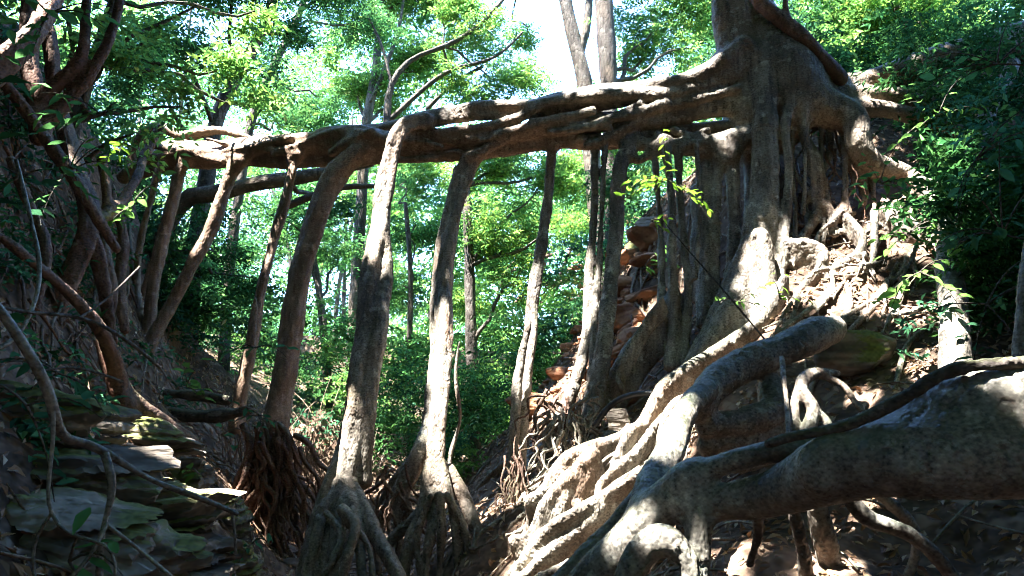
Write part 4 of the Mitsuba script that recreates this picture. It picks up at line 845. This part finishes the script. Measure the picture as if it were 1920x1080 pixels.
for i in range(1900):   # unseen crowns overhead, massed and thinned to shape the shade below
    x, y = (rng.uniform(-9, 9), rng.uniform(-10, 9)) if i < 1300 else (rng.uniform(0, 4), rng.uniform(-1, 4.5)) if i < 1500 else (rng.uniform(-5.5, -1.5), rng.uniform(1, 6.5)) if i < 1750 else (rng.uniform(-6, -1.5), rng.uniform(5.5, 8.6))
    if y < -.8 and i % 5 < 3: continue
    if (x > 3.5 and y > 8) or (y > 7.5 and x > -1.5): continue
    lo = max(5.6, 3.2 + .66 * max(y, 0) + 1.0)
    z = lo + rng.uniform(0, 4.5)
    pieces.append(bake(clump((x, y, z), rng.uniform(.7, 1.2), 16, rng, .5), .92, rng, np.array(GREEN) * rng.uniform(.8, 1.2), SPARSE, extra=.36))
for i in range(820):   # the wood behind the viewpoint and to the sides
    a = rng.uniform(math.pi * .93, math.pi * 2.07); R = rng.uniform(6, 11)
    x, y = R * math.cos(a), R * math.sin(a)
    z = max(float(ground_z(np.clip(x, -10, 10), np.clip(y, -3.5, 20))), 0) + rng.uniform(.2, 8)
    pieces.append(bake(clump((x, y, z), rng.uniform(.6, 1.1), 20, rng), .75, rng, np.array(GREEN) * rng.uniform(.8, 1.2), SPARSE, extra=.36))
mass('canopy', 'unseen leafy canopy of the wood over the gully, shaped for shade and sun patches', pieces)

# ------------------------------------------------------------------ nearer plants: every leaf a piece
def leaf_proto(wide, col, curl=.16, seed=0):
    n = 5; t = np.linspace(0, 1, n)
    w = wide / 2 * np.sin(np.pi * t ** .85) ** .8; w[0] = .02; w[-1] = .004
    mid = np.stack([t, 0 * t, -curl * t ** 2 + .03 * np.sin(t * 9 + seed)], 1)
    V = np.vstack([mid, mid + np.stack([0 * t, w, .35 * w], 1), mid + np.stack([0 * t, -w, .35 * w], 1)])
    F = []
    for i in range(n - 1):
        for a, b in ((0, n), (2 * n, 0)):
            F += [[a + i, b + i, b + i + 1][::-1], [a + i, b + i + 1, a + i + 1][::-1]]
    return mikit.ply((V, np.array(F)), 'leaf', smooth=True, color=np.tile(np.array(col), (len(V), 1)))
LEAVES = {nm: [leaf_proto(w, np.array(c) * f, seed=i) for i, f in enumerate((.7, .9, 1.1, 1.4))] for nm, w, c in (('broad', .5, GREEN), ('long', .3, GREEN), ('bright', .36, (.16, .32, .03)), ('dark', .42, BLGREEN), ('wide', .55, YGREEN))}
def plant(name, label, px, py, d, n, size, kind, seed, spread=.3, up=.0, stems=3, cat='shrub', dirs=None):
    """stems fanning from a point, leaves along them"""
    rng = np.random.default_rng(seed); key = key_for(name); tag(key, label, cat)
    c = at(px, py, d); per = max(2, n // stems)
    for s in range(stems):
        a = rng.uniform(0, 6.28) if dirs is None else dirs[s % len(dirs)]
        L = spread * rng.uniform(.7, 1.25)
        v = np.array([math.cos(a), rng.uniform(-.5, .1), math.sin(a) * .6 + up]); v /= np.linalg.norm(v)
        pts = [c, c + v * L * .5 + [0, 0, .03], c + v * L + [0, 0, -.12 * L]]
        put(key, 'stem', smooth_ply(tube(pts, [.006, .004, .002], sides=5, step=.06), 'bark_tree'))
        for i in range(per):
            t = .15 + .85 * (i + rng.uniform(-.2, .2)) / max(per - 1, 1)
            b = c + v * L * t + [0, 0, .06 * t - .12 * L * t * t]
            yaw = math.atan2(v[1], v[0]) + (-1) ** i * rng.uniform(.4, 1.2)
            ls = size * rng.uniform(.7, 1.2)
            m = T().translate(b.tolist()).rotate([0, 0, 1], math.degrees(yaw)).rotate([0, 1, 0], float(rng.normal(12, 22))).rotate([1, 0, 0], float(rng.normal(0, 30))).scale(ls)
            put(key, 'leaf', {**LEAVES[kind][rng.integers(4)], 'to_world': m})
    return key
for i, a in enumerate([
    ('sprig', 'bright sunlit sprig of pointed leaves before the prop roots under the bridge', 1250, 338, 5.4, 54, .085, 'bright', .33, .02, 6),
    ('sprig', 'small bright leaf cluster below the sunlit sprig near the right props', 1220, 414, 5.2, 9, .07, 'bright', .14, 0, 2),
    ('sprig', 'small leafy sprig hanging before the red rock face', 1205, 505, 7.2, 16, .09, 'wide', .3, 0, 3),
    ('seedling', 'bright green seedling among the sunlit buttress roots', 1462, 560, 5.5, 10, .08, 'bright', .2, .4, 3),
    ('seedling', 'small green plant at the foot of the broad fig buttress', 1385, 566, 5.5, 10, .06, 'wide', .18, .2, 3),
    ('shrub', 'lit leafy shrub above the pale sapling trunk on the right', 1725, 510, 4.5, 26, .10, 'wide', .34, 0, 5),
    ('shrub', 'green shrub under the drooping mossy root on the right slope', 1650, 345, 5.7, 30, .10, 'broad', .3, 0, 6),
    ('shrub', 'shrub with scattered lit leaves high on the right slope', 1760, 215, 4.8, 34, .075, 'wide', .42, 0, 6),
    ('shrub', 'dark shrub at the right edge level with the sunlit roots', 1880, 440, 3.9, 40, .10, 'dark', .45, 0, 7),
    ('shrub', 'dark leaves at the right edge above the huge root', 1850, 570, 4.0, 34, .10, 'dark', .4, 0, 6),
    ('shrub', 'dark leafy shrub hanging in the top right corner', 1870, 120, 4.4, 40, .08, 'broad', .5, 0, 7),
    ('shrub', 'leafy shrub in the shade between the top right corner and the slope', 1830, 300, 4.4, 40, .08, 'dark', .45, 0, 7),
    ('shrub', 'small lit shrub by the sunlit roots on the right slope', 1700, 440, 5.2, 24, .08, 'wide', .3, 0, 5),
    ('shrub', 'shrub with long hanging leaves on the upper left bank', 190, 215, 4.9, 30, .13, 'long', .34, 0, 5),
    ('shrub', 'leafy shrub across the middle of the upper left bank', 130, 320, 4.5, 34, .12, 'long', .38, 0, 6),
    ('shrub', 'bright leaved twig beside the left end of the root bridge', 235, 265, 6.0, 20, .10, 'bright', .3, 0, 4),
    ('shrub', 'bright leaves along the curved branch left of the props', 245, 385, 5.9, 20, .10, 'wide', .3, 0, 4),
    ('shrub', 'dark shrub at the left edge under the overhanging roots', 40, 330, 4.0, 30, .11, 'dark', .35, 0, 5),
    ('shrub', 'leafy twigs at the top left corner', 90, 25, 4.2, 26, .11, 'broad', .4, 0, 5),
    ('sprig', 'bluish glossy leaves hanging before the slender left prop', 478, 652, 5.2, 9, .11, 'dark', .2, 0, 3),
    ('sprig', 'glossy leaf spray beside the foot of the widest left prop', 485, 778, 5.0, 18, .07, 'dark', .22, 0, 4),
    ('seedling', 'small seedling with a few leaves on the left bank litter', 375, 890, 4.3, 6, .08, 'wide', .12, .5, 2),
    ('sprig', 'few drooping leaves over the fallen logs behind the left bank', 415, 815, 5.4, 8, .09, 'dark', .18, 0, 3),
    ('shrub', 'low dark shrub in the shade by the pale bank root', 110, 700, 3.5, 26, .09, 'dark', .34, 0, 5),
    ('shrub', 'dim leaves at the left edge beside the grey bare branch', 50, 760, 2.9, 20, .09, 'dark', .3, 0, 4),
    ('seedling', 'bright ground plant behind the pale bank root', 350, 725, 6.6, 12, .11, 'wide', .22, .3, 4),
    ('sprig', 'narrow grassy leaves at the bottom of the left bank', 130, 1052, 2.5, 8, .13, 'long', .2, 0, 3),
    ('sprig', 'small ferny sprig at the gully edge beside the prop rootlets', 470, 1022, 4.6, 14, .07, 'dark', .16, 0, 3)]):
    nm, lab, x, y, d, n, sz, kd, sp, up, st = a
    plant(nm, lab, x, y, d, n, sz, kd, 100 + i, sp, up, st, cat='plant' if nm in ('seedling',) else nm)

# ------------------------------------------------------------------ litter on the ground
rng = np.random.default_rng(41)
n = 27000
X = rng.uniform(-4.2, 4.8, n); Y = rng.uniform(.8, 10.5, n); Z = ground_z(X, Y)
e = .05
N = np.stack([-(ground_z(X + e, Y) - Z) / e, -(ground_z(X, Y + e) - Z) / e, np.ones(n)], 1); N /= np.linalg.norm(N, axis=1, keepdims=True)
keep = (N[:, 2] > .08)
X, Y, Z, N = X[keep], Y[keep], Z[keep], N[keep]; n = len(X)
A = np.cross(N, rng.normal(size=(n, 3))); A /= np.linalg.norm(A, axis=1, keepdims=True)
Nt = N + rng.normal(0, .35, (n, 3)); Nt /= np.linalg.norm(Nt, axis=1, keepdims=True)
A -= Nt * (A * Nt).sum(1)[:, None]; A /= np.linalg.norm(A, axis=1, keepdims=True)
Bv = np.cross(Nt, A); s = rng.uniform(.035, .085, n)[:, None]; w = s * rng.uniform(.3, .5, (n, 1)); c = np.stack([X, Y, Z], 1) + N * .012
V = np.stack([c - A * s / 2, c + Bv * w / 2 + Nt * s * .15, c + A * s / 2, c - Bv * w / 2 + Nt * s * .15], 1).reshape(-1, 3)
C = np.array([(.20, .12, .07), (.30, .21, .13), (.13, .075, .045), (.38, .30, .21), (.24, .13, .06)])[rng.integers(0, 5, n)] * rng.uniform(.7, 1.2, (n, 1))
i = np.arange(4 * n).reshape(-1, 4)
k = key_for('leaf_litter'); scene[k] = mikit.ply((V, np.vstack([i[:, [0, 3, 2]], i[:, [0, 2, 1]]])), 'litter', smooth=False, color=np.repeat(C, 4, 0)); tag(k, 'dry brown leaf litter scattered over the banks', kind='stuff')
sticks = []
for j in range(420):
    x, y = rng.uniform(-4, 4.5), rng.uniform(2.5, 10); L = rng.uniform(.15, .6); a = rng.uniform(0, 3.14)
    q = np.array([[x, y], [x + L / 2 * math.cos(a), y + L / 2 * math.sin(a)], [x + L * math.cos(a), y + L * math.sin(a)]])
    sticks.append(tube(np.column_stack([q, ground_z(q[:, 0], q[:, 1]) + [.02, .05, .03]]), [.008, .007, .004], sides=4, step=.12, seed=j))
for j in range(260):   # dry stems on the floor behind the props
    x, y = rng.uniform(-2.9, -1.6), rng.uniform(7.6, 9.6); z = float(ground_z(x, y)); q = rng.normal(0, .25, 2); h = rng.uniform(.3, 1.0)
    sticks.append(tube([(x, y, z - .05), (x + q[0] * .4, y + q[1] * .4, z + h * .6), (x + q[0], y + q[1], z + h)], [.007, .006, .003], sides=4, step=.15, seed=j))
k = key_for('fallen_twigs'); scene[k] = smooth_ply(join(sticks), 'bark_fig'); tag(k, 'fallen twigs and dry stems on the ground', kind='stuff')
